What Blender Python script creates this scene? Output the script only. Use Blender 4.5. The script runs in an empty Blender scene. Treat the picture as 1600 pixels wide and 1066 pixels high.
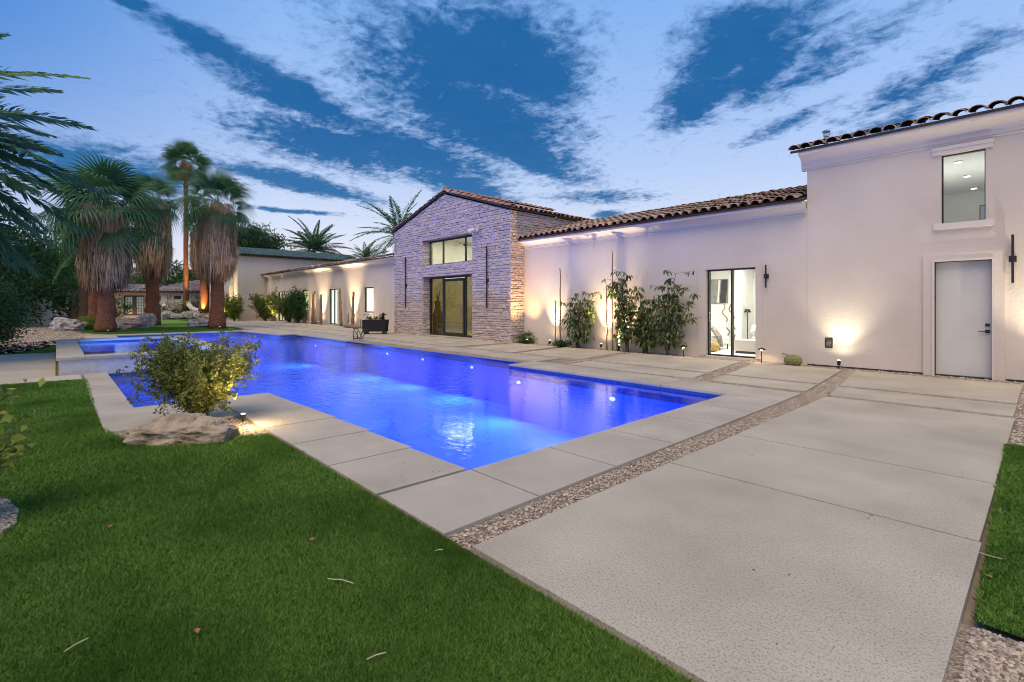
import bpy, math, random
import numpy as np
from mathutils import Vector, Matrix
from mathutils.geometry import tessellate_polygon
random.seed(7)
rng = np.random.default_rng(11)
SC = bpy.context.scene
COL = SC.collection
R = math.radians
PI = math.pi

# ------------------------------------------------------------------ camera, sky, sun, exposure
YAW = math.atan(805/742.)
cam = bpy.data.cameras.new("camera"); cam_o = bpy.data.objects.new("camera", cam); COL.objects.link(cam_o)
cam.sensor_width = 36; cam.lens = 773/1600*36; cam.shift_y = -55/1600; cam.clip_end = 4000; cam.clip_start = 0.05
cam_o.location = (0, 0, 1.5); cam_o.rotation_euler = (R(90), 0, YAW)
SC.camera = cam_o
SC.view_settings.view_transform = 'Standard'; SC.view_settings.look = 'None'
SC.view_settings.exposure = 0.5; SC.view_settings.gamma = 1
SC.cycles.use_denoising = True; SC.cycles.filter_width = 1.0
SC.cycles.max_bounces = 8; SC.cycles.diffuse_bounces = 3; SC.cycles.glossy_bounces = 4
SC.cycles.transmission_bounces = 6; SC.cycles.transparent_max_bounces = 12
SC.cycles.sample_clamp_indirect = 6; SC.cycles.blur_glossy = 0.5

def build_world():
    w = bpy.data.worlds.new("World"); SC.world = w; w.use_nodes = True
    nt = w.node_tree; N = nt.nodes; L = nt.links; N.clear()
    out = N.new('ShaderNodeOutputWorld'); bg = N.new('ShaderNodeBackground'); L.new(bg.outputs[0], out.inputs[0])
    tc = N.new('ShaderNodeTexCoord'); sep = N.new('ShaderNodeSeparateXYZ'); L.new(tc.outputs['Generated'], sep.inputs[0])
    def math_(op, a, b=None, clamp=False):
        m = N.new('ShaderNodeMath'); m.operation = op; m.use_clamp = clamp
        for i, v in enumerate((a, b)):
            if v is None: continue
            if isinstance(v, (int, float)): m.inputs[i].default_value = v
            else: L.new(v, m.inputs[i])
        return m.outputs[0]
    def mix(fac, a, b, typ='MIX'):
        m = N.new('ShaderNodeMix'); m.data_type = 'RGBA'; m.blend_type = typ; m.clamp_factor = True
        for s, v in ((0, fac), (6, a), (7, b)):
            if isinstance(v, (int, float)): m.inputs[s].default_value = v
            elif isinstance(v, tuple): m.inputs[s].default_value = (*v, 1)
            else: L.new(v, m.inputs[s])
        return m.outputs[2]
    zc = math_('MAXIMUM', sep.outputs[2], 0.0)
    ramp = N.new('ShaderNodeValToRGB'); L.new(zc, ramp.inputs[0]); cr = ramp.color_ramp
    stops = [(0.0, (.90, .76, .68)), (.05, (.84, .80, .82)), (.13, (.66, .72, .86)), (.24, (.46, .59, .86)), (.36, (.33, .50, .84)), (.50, (.22, .42, .80)), (1.0, (.05, .16, .45))]
    while len(cr.elements) < len(stops): cr.elements.new(.5)
    for e, (p, c) in zip(cr.elements, stops): e.position = p; e.color = (*c, 1)
    # deeper blue towards the upper left of the view (-Y side) and lilac to the right
    az = math_('ADD', math_('MULTIPLY', sep.outputs[0], -.45), math_('MULTIPLY', sep.outputs[1], -1.0))
    deep = math_('MULTIPLY', math_('MULTIPLY', math_('ADD', az, -.12, ), 2.4, True), math_('MULTIPLY', zc, 2.4, True), True)
    col = mix(deep, ramp.outputs[0], (.035, .20, .60))
    # cloud-layer coordinates: direction projected on a flat layer overhead
    den = math_('ADD', zc, .10)
    comb = N.new('ShaderNodeCombineXYZ'); L.new(math_('DIVIDE', sep.outputs[0], den), comb.inputs[0]); L.new(math_('DIVIDE', sep.outputs[1], den), comb.inputs[1])
    def noise(vec, scale, detail, rough, dist=0.0, out_=0):
        n = N.new('ShaderNodeTexNoise'); n.inputs['Scale'].default_value = scale; n.inputs['Detail'].default_value = detail
        n.inputs['Roughness'].default_value = rough; n.inputs['Distortion'].default_value = dist; L.new(vec, n.inputs['Vector']); return n.outputs[out_]
    def warp(base, ncol, amt):
        s = N.new('ShaderNodeVectorMath'); s.operation = 'SUBTRACT'; L.new(ncol, s.inputs[0]); s.inputs[1].default_value = (.5, .5, .5)
        m = N.new('ShaderNodeVectorMath'); m.operation = 'MULTIPLY'; L.new(s.outputs[0], m.inputs[0]); m.inputs[1].default_value = (amt, amt, 0)
        a = N.new('ShaderNodeVectorMath'); a.operation = 'ADD'; L.new(base, a.inputs[0]); L.new(m.outputs[0], a.inputs[1]); return a.outputs[0]
    q1 = warp(comb.outputs[0], noise(comb.outputs[0], 1.6, 6, .6, 0, 1), .22)
    blobs = [(-1.304, 1.001, 1.039, .334, .25), (-1.581, 1.279, 1.801, .51, .27), (-1.708, 1.585, 1.755, .56, .17), (-1.201, 1.211, 2.08, .31, .124), (-1.116, .976, 1.115, .167, .077),
             (-1.763, .374, 2.045, .186, .056), (-1.918, .681, 1.903, .273, .11), (-2.253, .975, 1.689, .383, .25), (-2.126, 1.313, 1.761, .499, .22), (-2.324, 1.736, 1.735, .456, .14),
             (-2.85, 1.038, 1.741, .45, .12), (-3.231, .166, 1.498, .36, .33), (-3.074, .105, 1.635, .2, .2), (-.625, 1.589, 2.56, .215, .158), (-.861, 1.782, 2.402, .287, .117), (-.654, 1.758, 2.255, .207, .095),
             (-1.651, .174, 2.051, .05, .035), (-2.101, 2.836, .761, .09, .09),
             (-3.418, 1.172, 1.291, .247, .05)]
    faint = [(-.50, 1.85, -.5, .42, .16), (-.30, 2.2, -.7, .5, .16), (-.42, 2.5, -.9, .45, .12), (-.75, 2.25, -.4, .3, .10), (-1.9, 2.5, .8, .5, .2)]
    acc = None
    for cx, cy, a, l, wd in blobs+faint:
        mp = N.new('ShaderNodeMapping'); mp.vector_type = 'TEXTURE'; L.new(q1, mp.inputs[0])
        mp.inputs['Location'].default_value = (cx, cy, 0); mp.inputs['Rotation'].default_value = (0, 0, a); mp.inputs['Scale'].default_value = (l*1.18, wd*1.26, 1)
        ln = N.new('ShaderNodeVectorMath'); ln.operation = 'LENGTH'; L.new(mp.outputs[0], ln.inputs[0])
        d = math_('SUBTRACT', .45 if (cx, cy, a, l, wd) in faint else 1.0, ln.outputs['Value'])
        if acc is None: acc = d
        else:
            sm = N.new('ShaderNodeMath'); sm.operation = 'SMOOTH_MAX'; L.new(acc, sm.inputs[0]); L.new(d, sm.inputs[1]); sm.inputs[2].default_value = .25; acc = sm.outputs[0]
    fine = noise(q1, 9.0, 9, .68, .3)
    grain = noise(comb.outputs[0], 26.0, 6, .6, .4)
    dens = math_('ADD', acc, math_('MULTIPLY', math_('SUBTRACT', fine, .5), 1.9))
    dens = math_('ADD', dens, math_('MULTIPLY', math_('SUBTRACT', grain, .5), .9))
    mr = N.new('ShaderNodeMapRange'); mr.interpolation_type = 'SMOOTHSTEP'; L.new(dens, mr.inputs[0]); mr.inputs[1].default_value = -.36; mr.inputs[2].default_value = .50
    # thin bright mackerel cloud round the dark banks
    rim = N.new('ShaderNodeMapRange'); rim.interpolation_type = 'SMOOTHSTEP'; L.new(math_('ADD', acc, math_('MULTIPLY', math_('SUBTRACT', fine, .5), 1.2)), rim.inputs[0]); rim.inputs[1].default_value = -.75; rim.inputs[2].default_value = .0
    pt = N.new('ShaderNodeMapRange'); L.new(grain, pt.inputs[0]); pt.inputs[1].default_value = .40; pt.inputs[2].default_value = .66
    rimf = math_('MULTIPLY', math_('MULTIPLY', rim.outputs[0], pt.outputs[0]), .06)
    col = mix(rimf, col, (.62, .72, .92))
    # dark grey-blue mackerel flecks
    flk = N.new('ShaderNodeMapRange'); flk.interpolation_type = 'SMOOTHSTEP'; L.new(math_('ADD', noise(q1, 15, 7, .7, 1.2), math_('MULTIPLY', acc, .07)), flk.inputs[0]); flk.inputs[1].default_value = .50; flk.inputs[2].default_value = .70
    col = mix(math_('MULTIPLY', flk.outputs[0], .42), col, (.07, .22, .50))
    low = N.new('ShaderNodeMapRange'); L.new(zc, low.inputs[0]); low.inputs[1].default_value = .08; low.inputs[2].default_value = .32
    ccol = mix(low.outputs[0], (.05, .19, .40), (.004, .098, .31))
    ccol = mix(math_('MULTIPLY', noise(q1, 5, 8, .65), .5), ccol, (.04, .17, .40))
    col = mix(math_('MULTIPLY', mr.outputs[0], .98), col, ccol)
    # a weak physically based twilight sky under the painted-in colour balance
    sky = N.new('ShaderNodeTexSky'); sky.sky_type = 'NISHITA'; sky.sun_disc = False; sky.sun_elevation = R(3); sky.sun_rotation = R(215)
    sk = N.new('ShaderNodeVectorMath'); sk.operation = 'SCALE'; L.new(sky.outputs[0], sk.inputs[0]); sk.inputs['Scale'].default_value = .002
    ad = mix(1.0, col, sk.outputs[0], 'ADD')
    L.new(ad, bg.inputs[0]); bg.inputs[1].default_value = .78
build_world()
sun = bpy.data.lights.new("sun", 'SUN'); sun.energy = 2.1; sun.angle = R(50); sun.color = (1.0, .75, .47)
sun_o = bpy.data.objects.new("sun", sun); COL.objects.link(sun_o)
sd = Vector((.25, -.62, 1.15)).normalized()          # direction towards the afterglow behind the camera
sun_o.rotation_euler = sd.to_track_quat('Z', 'Y').to_euler()

# ------------------------------------------------------------------ helpers
FW = (-math.sin(YAW), math.cos(YAW)); RT = (math.cos(YAW), math.sin(YAW)); FP = 773.
def G(px, D, z=0.0):
    """world point at perspective depth D in the direction of photo column px"""
    s = (px-800)/FP*D
    return Vector((FW[0]*D+RT[0]*s, FW[1]*D+RT[1]*s, z))
def dsc(o, label=None, cat=None, group=None, kind=None):
    if label: o['label'] = label
    if cat: o['category'] = cat
    if group: o['group'] = group
    if kind: o['kind'] = kind
    return o
def thing(name, label, cat, loc=(0, 0, 0), rz=0, group=None):
    o = bpy.data.objects.new(name, None); COL.objects.link(o); o.location = loc; o.rotation_euler = (0, 0, rz); o.empty_display_size = .1
    return dsc(o, label, cat, group)
def link(name, me, mat, parent=None):
    if mat is not None and not me.materials: me.materials.append(mat)
    o = bpy.data.objects.new(name, me); COL.objects.link(o)
    if parent is not None: o.parent = parent
    return o
def copy_tree(o, parent=None):
    c = o.copy(); COL.objects.link(c); c.parent = parent
    for ch in list(o.children): copy_tree(ch, c)
    return c
class MB:
    def __init__(s): s.v = []; s.f = []; s.off = Vector((0, 0, 0))
    def add(s, vs, fs):
        b = len(s.v); s.v += [tuple(Vector(v)+s.off) for v in vs]; s.f += [tuple(i+b for i in f) for f in fs]; return s
    def box(s, x0, y0, z0, x1, y1, z1):
        x0, x1 = sorted((x0, x1)); y0, y1 = sorted((y0, y1)); z0, z1 = sorted((z0, z1))
        return s.add([(x0, y0, z0), (x1, y0, z0), (x1, y1, z0), (x0, y1, z0), (x0, y0, z1), (x1, y0, z1), (x1, y1, z1), (x0, y1, z1)],
                     [(0, 3, 2, 1), (4, 5, 6, 7), (0, 1, 5, 4), (1, 2, 6, 5), (2, 3, 7, 6), (3, 0, 4, 7)])
    def prism(s, pts, z0, z1):
        n = len(pts); vs = [(p[0], p[1], z0) for p in pts]+[(p[0], p[1], z1) for p in pts]
        a = sum(pts[i][0]*pts[(i+1) % n][1]-pts[(i+1) % n][0]*pts[i][1] for i in range(n))
        fs = [(i, (i+1) % n, n+(i+1) % n, n+i) for i in range(n)]
        fs += [tuple(range(n-1, -1, -1)), tuple(range(n, 2*n))]
        if a < 0: fs = [f[::-1] for f in fs]
        return s.add(vs, fs)
    def tube(s, path, rad, seg=8, caps=True, sq=1.0):
        path = [Vector(p) for p in path]; n = len(path)
        if isinstance(rad, (int, float)): rad = [rad]*n
        vs = []; fs = []; up = None
        for i, p in enumerate(path):
            t = (path[min(i+1, n-1)]-path[max(i-1, 0)]).normalized()
            if up is None: up = Vector((0, 0, 1)) if abs(t.z) < .9 else Vector((1, 0, 0))
            a = t.cross(up).normalized(); b = a.cross(t).normalized(); up = b
            for k in range(seg):
                q = 2*PI*k/seg; vs.append(p+a*math.cos(q)*rad[i]+b*math.sin(q)*rad[i]*sq)
        for i in range(n-1):
            for k in range(seg):
                k2 = (k+1) % seg; fs.append((i*seg+k, i*seg+k2, (i+1)*seg+k2, (i+1)*seg+k))
        if caps: fs += [tuple(range(seg-1, -1, -1)), tuple((n-1)*seg+k for k in range(seg))]
        return s.add(vs, fs)
    def lathe(s, prof, cx=0, cy=0, seg=16):
        n = len(prof); vs = []; fs = []
        for r, z in prof:
            for k in range(seg): q = 2*PI*k/seg; vs.append((cx+r*math.cos(q), cy+r*math.sin(q), z))
        for i in range(n-1):
            for k in range(seg): k2 = (k+1) % seg; fs.append((i*seg+k, i*seg+k2, (i+1)*seg+k2, (i+1)*seg+k))
        fs += [tuple(range(seg-1, -1, -1)), tuple((n-1)*seg+k for k in range(seg))]
        return s.add(vs, fs)
    def sweep_x(s, prof, x0, x1):
        """closed (y,z) profile swept along x"""
        n = len(prof); vs = [(x0, y, z) for y, z in prof]+[(x1, y, z) for y, z in prof]
        fs = [(i, (i+1) % n, n+(i+1) % n, n+i) for i in range(n)]+[tuple(range(n)), tuple(range(2*n-1, n-1, -1))]
        return s.add(vs, fs)
    def build(s, name, mat, parent=None, smooth=False, bevel=0):
        me = bpy.data.meshes.new(name); me.from_pydata(s.v, [], s.f); me.update()
        import bmesh
        bm = bmesh.new(); bm.from_mesh(me); bmesh.ops.recalc_face_normals(bm, faces=bm.faces)
        if bevel: bmesh.ops.bevel(bm, geom=bm.edges[:], offset=bevel, segments=2, profile=.5, affect='EDGES')
        bm.to_mesh(me); bm.free()
        if smooth: me.polygons.foreach_set('use_smooth', [True]*len(me.polygons))
        return link(name, me, mat, parent)
def np_mesh(name, V, F, mat, parent=None, smooth=False, tint=None):
    V = np.asarray(V, np.float32).reshape(-1, 3); F = np.asarray(F, np.int32); k = F.shape[1]
    me = bpy.data.meshes.new(name); me.vertices.add(len(V)); me.vertices.foreach_set('co', V.ravel())
    me.loops.add(F.size); me.loops.foreach_set('vertex_index', F.ravel())
    me.polygons.add(len(F)); me.polygons.foreach_set('loop_start', np.arange(0, F.size, k, dtype=np.int32))
    if tint is not None:
        at = me.attributes.new('tint', 'FLOAT', 'FACE'); at.data.foreach_set('value', np.asarray(tint, np.float32))
    me.update(calc_edges=True)
    if smooth: me.polygons.foreach_set('use_smooth', [True]*len(F))
    return link(name, me, mat, parent)
class Acc:
    """accumulates quads as numpy blocks"""
    def __init__(s): s.V = []; s.F = []; s.T = []; s.n = 0
    def add(s, V, F, t=None):
        V = np.asarray(V, float).reshape(-1, 3); F = np.asarray(F); s.V.append(V); s.F.append(F+s.n); s.n += len(V)
        s.T.append(np.full(len(F), rng.random() if t is None else t) if np.isscalar(t) or t is None else t); return s
    def build(s, name, mat, parent=None, smooth=False):
        return np_mesh(name, np.concatenate(s.V), np.concatenate(s.F), mat, parent, smooth, np.concatenate(s.T))
def rotm(az, el, roll=0):
    """local +x -> direction with azimuth az, elevation el"""
    ca, sa, ce, se, cr, sr = math.cos(az), math.sin(az), math.cos(el), math.sin(el), math.cos(roll), math.sin(roll)
    Rx = np.array([[1, 0, 0], [0, cr, -sr], [0, sr, cr]]); Ry = np.array([[ce, 0, -se], [0, 1, 0], [se, 0, ce]]); Rz = np.array([[ca, -sa, 0], [sa, ca, 0], [0, 0, 1]])
    return Rz@Ry@Rx
def leaf_quads(C, size, asp=.42, up=.3, hang=0.0):
    """diamond leaves at centres C (n,3): returns V,F"""
    n = len(C); d = rng.normal(size=(n, 3)); d[:, 2] += up-hang; d /= np.linalg.norm(d, axis=1)[:, None]
    s = rng.normal(size=(n, 3)); s -= (s*d).sum(1)[:, None]*d; s /= np.linalg.norm(s, axis=1)[:, None]
    nn = np.cross(d, s); L = (size*(.6+.8*rng.random(n)))[:, None]
    a = C-d*L*.5; b = C+s*L*asp*.5+nn*L*.06; c = C+d*L*.5-nn*L*.08; e = C-s*L*asp*.5+nn*L*.06
    V = np.stack([a, b, c, e], 1).reshape(-1, 3); F = np.arange(4*n).reshape(-1, 4); return V, F

# ------------------------------------------------------------------ materials
def mat(name, col, rough=.8, noise=None, bump=None, metal=0, spec=.3, emit=None, tint=None, coord='Object', speck=None, trans=0, speck2=None):
    """noise=(scale, col2, detail[,lo,hi]) ; bump=(scale, strength[,detail]) ; tint=(attr colour a, colour b)"""
    m = bpy.data.materials.new(name); m.use_nodes = True; nt = m.node_tree; N = nt.nodes; L = nt.links
    b = N['Principled BSDF']; b.inputs['Base Color'].default_value = (*col, 1); b.inputs['Roughness'].default_value = rough
    b.inputs['Metallic'].default_value = metal; b.inputs['Specular IOR Level'].default_value = spec
    tc = N.new('ShaderNodeTexCoord'); cur = None
    def nz(scale, detail=4, rough_=.55):
        n = N.new('ShaderNodeTexNoise'); n.inputs['Scale'].default_value = scale; n.inputs['Detail'].default_value = detail; n.inputs['Roughness'].default_value = rough_; L.new(tc.outputs[coord], n.inputs['Vector']); return n.outputs[0]
    def mx(fac, a, c):
        x = N.new('ShaderNodeMix'); x.data_type = 'RGBA'; L.new(fac, x.inputs[0])
        for i, v in ((6, a), (7, c)):
            if isinstance(v, tuple): x.inputs[i].default_value = (*v, 1)
            else: L.new(v, x.inputs[i])
        return x.outputs[2]
    if tint:
        a = N.new('ShaderNodeAttribute'); a.attribute_name = 'tint'; cur = mx(a.outputs['Fac'], tint[0], tint[1])
    if noise:
        lo, hi = (noise[3], noise[4]) if len(noise) > 3 else (.35, .65)
        r = N.new('ShaderNodeMapRange'); L.new(nz(noise[0], noise[2]), r.inputs[0]); r.inputs[1].default_value = lo; r.inputs[2].default_value = hi
        cur = mx(r.outputs[0], cur if cur is not None else tuple(col), noise[1])
    if speck:   # (scale, colour, amount)
        r = N.new('ShaderNodeMapRange'); L.new(nz(speck[0], 2), r.inputs[0]); r.inputs[1].default_value = .5; r.inputs[2].default_value = .72; r.inputs[4].default_value = speck[2]
        cur = mx(r.outputs[0], cur if cur is not None else tuple(col), speck[1])
    if speck2:
        r = N.new('ShaderNodeMapRange'); L.new(nz(speck2[0], 5, .75), r.inputs[0]); r.inputs[1].default_value = .52; r.inputs[2].default_value = .68; r.inputs[4].default_value = speck2[2]
        cur = mx(r.outputs[0], cur if cur is not None else tuple(col), speck2[1])
    if cur is not None: L.new(cur, b.inputs['Base Color'])
    if bump:
        bp = N.new('ShaderNodeBump'); bp.inputs['Strength'].default_value = bump[1]; bp.inputs['Distance'].default_value = .02
        L.new(nz(bump[0], bump[2] if len(bump) > 2 else 5, .6), bp.inputs['Height']); L.new(bp.outputs[0], b.inputs['Normal'])
    if emit: b.inputs['Emission Color'].default_value = (*emit[0], 1); b.inputs['Emission Strength'].default_value = emit[1]
    if trans:
        o = N['Material Output']; t = N.new('ShaderNodeBsdfTranslucent'); ms = N.new('ShaderNodeMixShader'); ms.inputs[0].default_value = trans
        if cur is not None: L.new(cur, t.inputs[0])
        else: t.inputs[0].default_value = (*col, 1)
        L.new(b.outputs[0], ms.inputs[1]); L.new(t.outputs[0], ms.inputs[2]); L.new(ms.outputs[0], o.inputs[0])
    return m
def glass_mat(name, tintc=(.93, .96, .95), refl=1.0):
    m = bpy.data.materials.new(name); m.use_nodes = True; nt = m.node_tree; N = nt.nodes; L = nt.links; N.clear()
    o = N.new('ShaderNodeOutputMaterial'); t = N.new('ShaderNodeBsdfTransparent'); t.inputs[0].default_value = (*tintc, 1); g = N.new('ShaderNodeBsdfGlossy'); g.inputs['Roughness'].default_value = .01
    f = N.new('ShaderNodeFresnel'); gg = N.new('ShaderNodeNewGeometry'); mi = N.new('ShaderNodeMapRange'); L.new(gg.outputs['Backfacing'], mi.inputs[0]); mi.inputs[3].default_value = 1.5; mi.inputs[4].default_value = 1/1.5; L.new(mi.outputs[0], f.inputs[0]); mm = N.new('ShaderNodeMath'); mm.operation = 'MULTIPLY'; mm.inputs[1].default_value = refl; L.new(f.outputs[0], mm.inputs[0])
    x = N.new('ShaderNodeMixShader'); L.new(mm.outputs[0], x.inputs[0]); L.new(t.outputs[0], x.inputs[1]); L.new(g.outputs[0], x.inputs[2]); L.new(x.outputs[0], o.inputs[0]); return m
def water_mat():
    m = bpy.data.materials.new("pool_water"); m.use_nodes = True; nt = m.node_tree; N = nt.nodes; L = nt.links; N.clear()
    o = N.new('ShaderNodeOutputMaterial'); t = N.new('ShaderNodeBsdfTransparent'); t.inputs[0].default_value = (.50, .66, 1, 1); g = N.new('ShaderNodeBsdfGlossy'); g.inputs['Roughness'].default_value = .035
    g.inputs[0].default_value = (.74, .87, 1, 1)
    tc = N.new('ShaderNodeTexCoord'); mp = N.new('ShaderNodeMapping'); L.new(tc.outputs['Object'], mp.inputs[0]); mp.inputs['Scale'].default_value = (1, 1.6, 1)
    n1 = N.new('ShaderNodeTexNoise'); n1.inputs['Scale'].default_value = 4.5; n1.inputs['Detail'].default_value = 4; n1.inputs['Distortion'].default_value = .6; L.new(mp.outputs[0], n1.inputs[0])
    sp = N.new('ShaderNodeSeparateXYZ'); L.new(tc.outputs['Object'], sp.inputs[0])
    r = N.new('ShaderNodeMapRange'); L.new(sp.outputs[0], r.inputs[0]); r.inputs[1].default_value = -6.0; r.inputs[2].default_value = -12; r.inputs[3].default_value = .035; r.inputs[4].default_value = .30
    b = N.new('ShaderNodeBump'); b.inputs['Distance'].default_value = .12; L.new(r.outputs[0], b.inputs['Strength']); L.new(n1.outputs[0], b.inputs['Height'])
    f = N.new('ShaderNodeFresnel'); f.inputs[0].default_value = 1.62; L.new(b.outputs[0], f.inputs['Normal']); L.new(b.outputs[0], g.inputs['Normal'])
    x = N.new('ShaderNodeMixShader'); L.new(f.outputs[0], x.inputs[0]); L.new(t.outputs[0], x.inputs[1]); L.new(g.outputs[0], x.inputs[2]); L.new(x.outputs[0], o.inputs[0]); return m

M = {}
M['stucco'] = mat('stucco', (.66, .59, .51), .9, noise=(.5, (.585, .52, .445), 9), bump=(16, .42, 9), spec=.15)
M['trim'] = mat('trim', (.66, .60, .55), .8, bump=(40, .06), spec=.2)
M['concrete'] = mat('concrete', (.52, .48, .385), .8, noise=(.9, (.39, .36, .285), 10, .36, .66), speck=(85, (.17, .15, .125), .85), speck2=(26, (.32, .29, .23), .38), bump=(220, .25, 3), spec=.25)
M['coping'] = mat('coping', (.49, .455, .38), .75, noise=(1.1, (.37, .34, .275), 10, .36, .66), speck=(95, (.19, .17, .14), .75), speck2=(22, (.31, .28, .22), .5), bump=(240, .22, 3), spec=.25)
M['ground'] = mat('ground', (.30, .25, .20), .95, noise=(3, (.22, .18, .14), 6), bump=(25, .5), spec=.1)
M['gravel_base'] = mat('gravel_base', (.20, .165, .125), .95, noise=(90, (.44, .38, .30), 3, .42, .58), bump=(70, 1.0, 3), spec=.1)
M['pebble'] = mat('pebble', (.4, .36, .3), .8, tint=((.13, .105, .08), (.60, .51, .40)), bump=(90, .2), spec=.3)
M['grass'] = mat('grass', (.06, .14, .02), .85, tint=((.022, .09, .010), (.32, .54, .11)), noise=(.9, (.045, .125, .016), 6, .45, .78), spec=.08, trans=.25)
M['turf'] = mat('turf', (.025, .08, .01), .95, noise=(90, (.06, .15, .02), 4), bump=(200, .7), spec=.05)
M['green'] = mat('green', (.17, .28, .06), .95, noise=(2, (.13, .24, .05), 4), bump=(120, .4), spec=.05)
M['plaster'] = mat('plaster', (.13, .31, .80), .85, noise=(1.2, (.10, .26, .72), 4), spec=.1)
M['pool_tile'] = mat('pool_tile', (.012, .045, .17), .3, noise=(14, (.02, .07, .25), 2), spec=.5)
M['spa_tile'] = mat('spa_tile', (.58, .56, .53), .55, noise=(9, (.50, .48, .455), 4), bump=(30, .15), spec=.3)
M['water'] = water_mat()
M['dark_metal'] = mat('dark_metal', (.012, .012, .013), .4, spec=.5, noise=(30, (.02, .02, .021), 3))
M['bronze'] = mat('bronze', (.05, .035, .025), .5, metal=.6, noise=(20, (.035, .026, .02), 3))
M['glass'] = glass_mat('glass'); M['dark_glass'] = glass_mat('dark_glass', (.50, .48, .34), 1.3)
M['door'] = mat('door_paint', (.62, .61, .57), .6, noise=(2, (.58, .57, .53), 3), bump=(90, .08), spec=.3)
M['chrome'] = mat('chrome', (.6, .6, .6), .25, metal=1, noise=(30, (.5, .5, .5), 2))
M['tile'] = mat('roof_tile', (.26, .15, .12), .85, tint=((.20, .14, .115), (.54, .41, .34)), noise=(9, (.19, .15, .14), 5, .45, .8), bump=(40, .25), spec=.15)
M['tile_warm'] = mat('roof_tile_warm', (.4, .2, .13), .85, tint=((.28, .15, .11), (.52, .31, .22)), noise=(9, (.25, .18, .15), 5, .5, .8), bump=(40, .25), spec=.15)
M['tile_blue'] = mat('roof_tile_slate', (.1, .2, .2), .7, tint=((.05, .13, .15), (.13, .26, .28)), noise=(9, (.08, .14, .15), 5), bump=(40, .2), spec=.3)
M['tile_grey'] = mat('roof_tile_grey', (.3, .28, .28), .8, tint=((.20, .18, .19), (.45, .42, .43)), noise=(9, (.25, .22, .22), 5), bump=(40, .2), spec=.2)
M['felt'] = mat('roof_felt', (.05, .038, .033), .95, noise=(8, (.08, .055, .045), 3))
M['stone'] = mat('ledge_stone', (.46, .40, .38), .9, tint=((.44, .365, .32), (.60, .50, .44)), noise=(7, (.46, .38, .33), 6, .4, .75), bump=(22, .6, 7), spec=.12)
M['mortar'] = mat('mortar', (.32, .27, .23), .95, bump=(30, .6), noise=(12, (.18, .15, .14), 4))
M['rock'] = mat('rock', (.40, .33, .24), .9, noise=(6, (.19, .15, .105), 8, .42, .62), bump=(14, 1.0, 10), speck=(60, (.42, .35, .26), .5), spec=.15)
M['rock_grey'] = mat('rock_grey', (.42, .41, .41), .9, noise=(5, (.22, .21, .215), 8, .42, .6), bump=(12, 1.0, 9), spec=.15)
M['rock_red'] = mat('rock_red', (.42, .33, .29), .9, noise=(4, (.26, .19, .165), 8, .42, .6), bump=(12, 1.0, 9), spec=.15)
def leafm(n, a, b, tr=.28, rough=.6): return mat(n, a, rough, tint=(a, b), spec=.25, trans=tr, noise=(2.5, tuple(.8*x for x in a), 3, .5, .8))
M['leaf_dark'] = leafm('leaf_dark', (.014, .055, .022), (.05, .13, .045))
M['leaf_mid'] = leafm('leaf_mid', (.025, .075, .018), (.09, .17, .045))
M['leaf_olive'] = leafm('leaf_olive', (.05, .085, .015), (.22, .27, .07))
M['leaf_bush'] = leafm('leaf_bush', (.06, .11, .02), (.34, .36, .10), .4)
M['leaf_wall'] = leafm('leaf_wall', (.06, .11, .035), (.22, .28, .10), .35, .45)
M['leaf_bright'] = leafm('leaf_bright', (.09, .15, .02), (.32, .38, .07))
M['palm_green'] = leafm('palm_green', (.03, .115, .055), (.12, .26, .10), .3)
M['palm_dead'] = mat('palm_dead', (.2, .15, .11), .9, tint=((.16, .10, .055), (.56, .41, .26)), noise=(3, (.18, .12, .08), 4, .5, .8), spec=.1, trans=.1)
M['palm_trunk'] = mat('palm_trunk', (.26, .115, .07), .95, noise=(9, (.14, .06, .038), 6), bump=(26, 1.0, 5), spec=.1)
M['bark'] = mat('bark', (.12, .085, .06), .95, noise=(12, (.07, .05, .035), 5), bump=(25, .9), spec=.1)
M['driftwood'] = mat('driftwood', (.30, .22, .15), .85, noise=(6, (.18, .125, .085), 6), bump=(30, .8), spec=.1)
M['cane'] = mat('cane', (.30, .20, .11), .8, noise=(10, (.2, .13, .07), 4), bump=(30, .6))
M['black'] = mat('black_fabric', (.012, .012, .014), .8, noise=(30, (.02, .02, .022), 3))
M['white_room'] = mat('white_room', (.80, .79, .76), .8, noise=(1, (.77, .76, .73), 2))
M['cream_room'] = mat('cream_room', (.78, .76, .68), .8, noise=(1.5, (.70, .68, .60), 4), spec=.2)
M['bulb_warm'] = mat('bulb_warm', (1, .8, .5), .5, emit=((1, .78, .45), 14))
M['bulb_white'] = mat('bulb_white', (1, .97, .9), .5, emit=((1, .97, .92), 9))
M['bulb_blue'] = mat('bulb_blue', (.3, .7, 1), .5, emit=((.45, .8, 1), 2.5))
M['linen'] = mat('linen', (.82, .80, .77), .9, noise=(3, (.76, .74, .71), 3), bump=(8, .6))
M['blind'] = mat('blind', (.75, .74, .68), .85, emit=((.92, .93, .84), .85), noise=(2, (.7, .69, .63), 2))  # emission in the blind stands in for the lit room behind
M['blind_green'] = mat('blind_warm', (.62, .65, .40), .85, emit=((.72, .80, .38), .8), noise=(2, (.58, .6, .38), 2))  # same stand-in glow, tinted yellow green
M['pink'] = mat('flower_pink', (.45, .03, .10), .7, noise=(5, (.35, .02, .07), 2), trans=.3)

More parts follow.
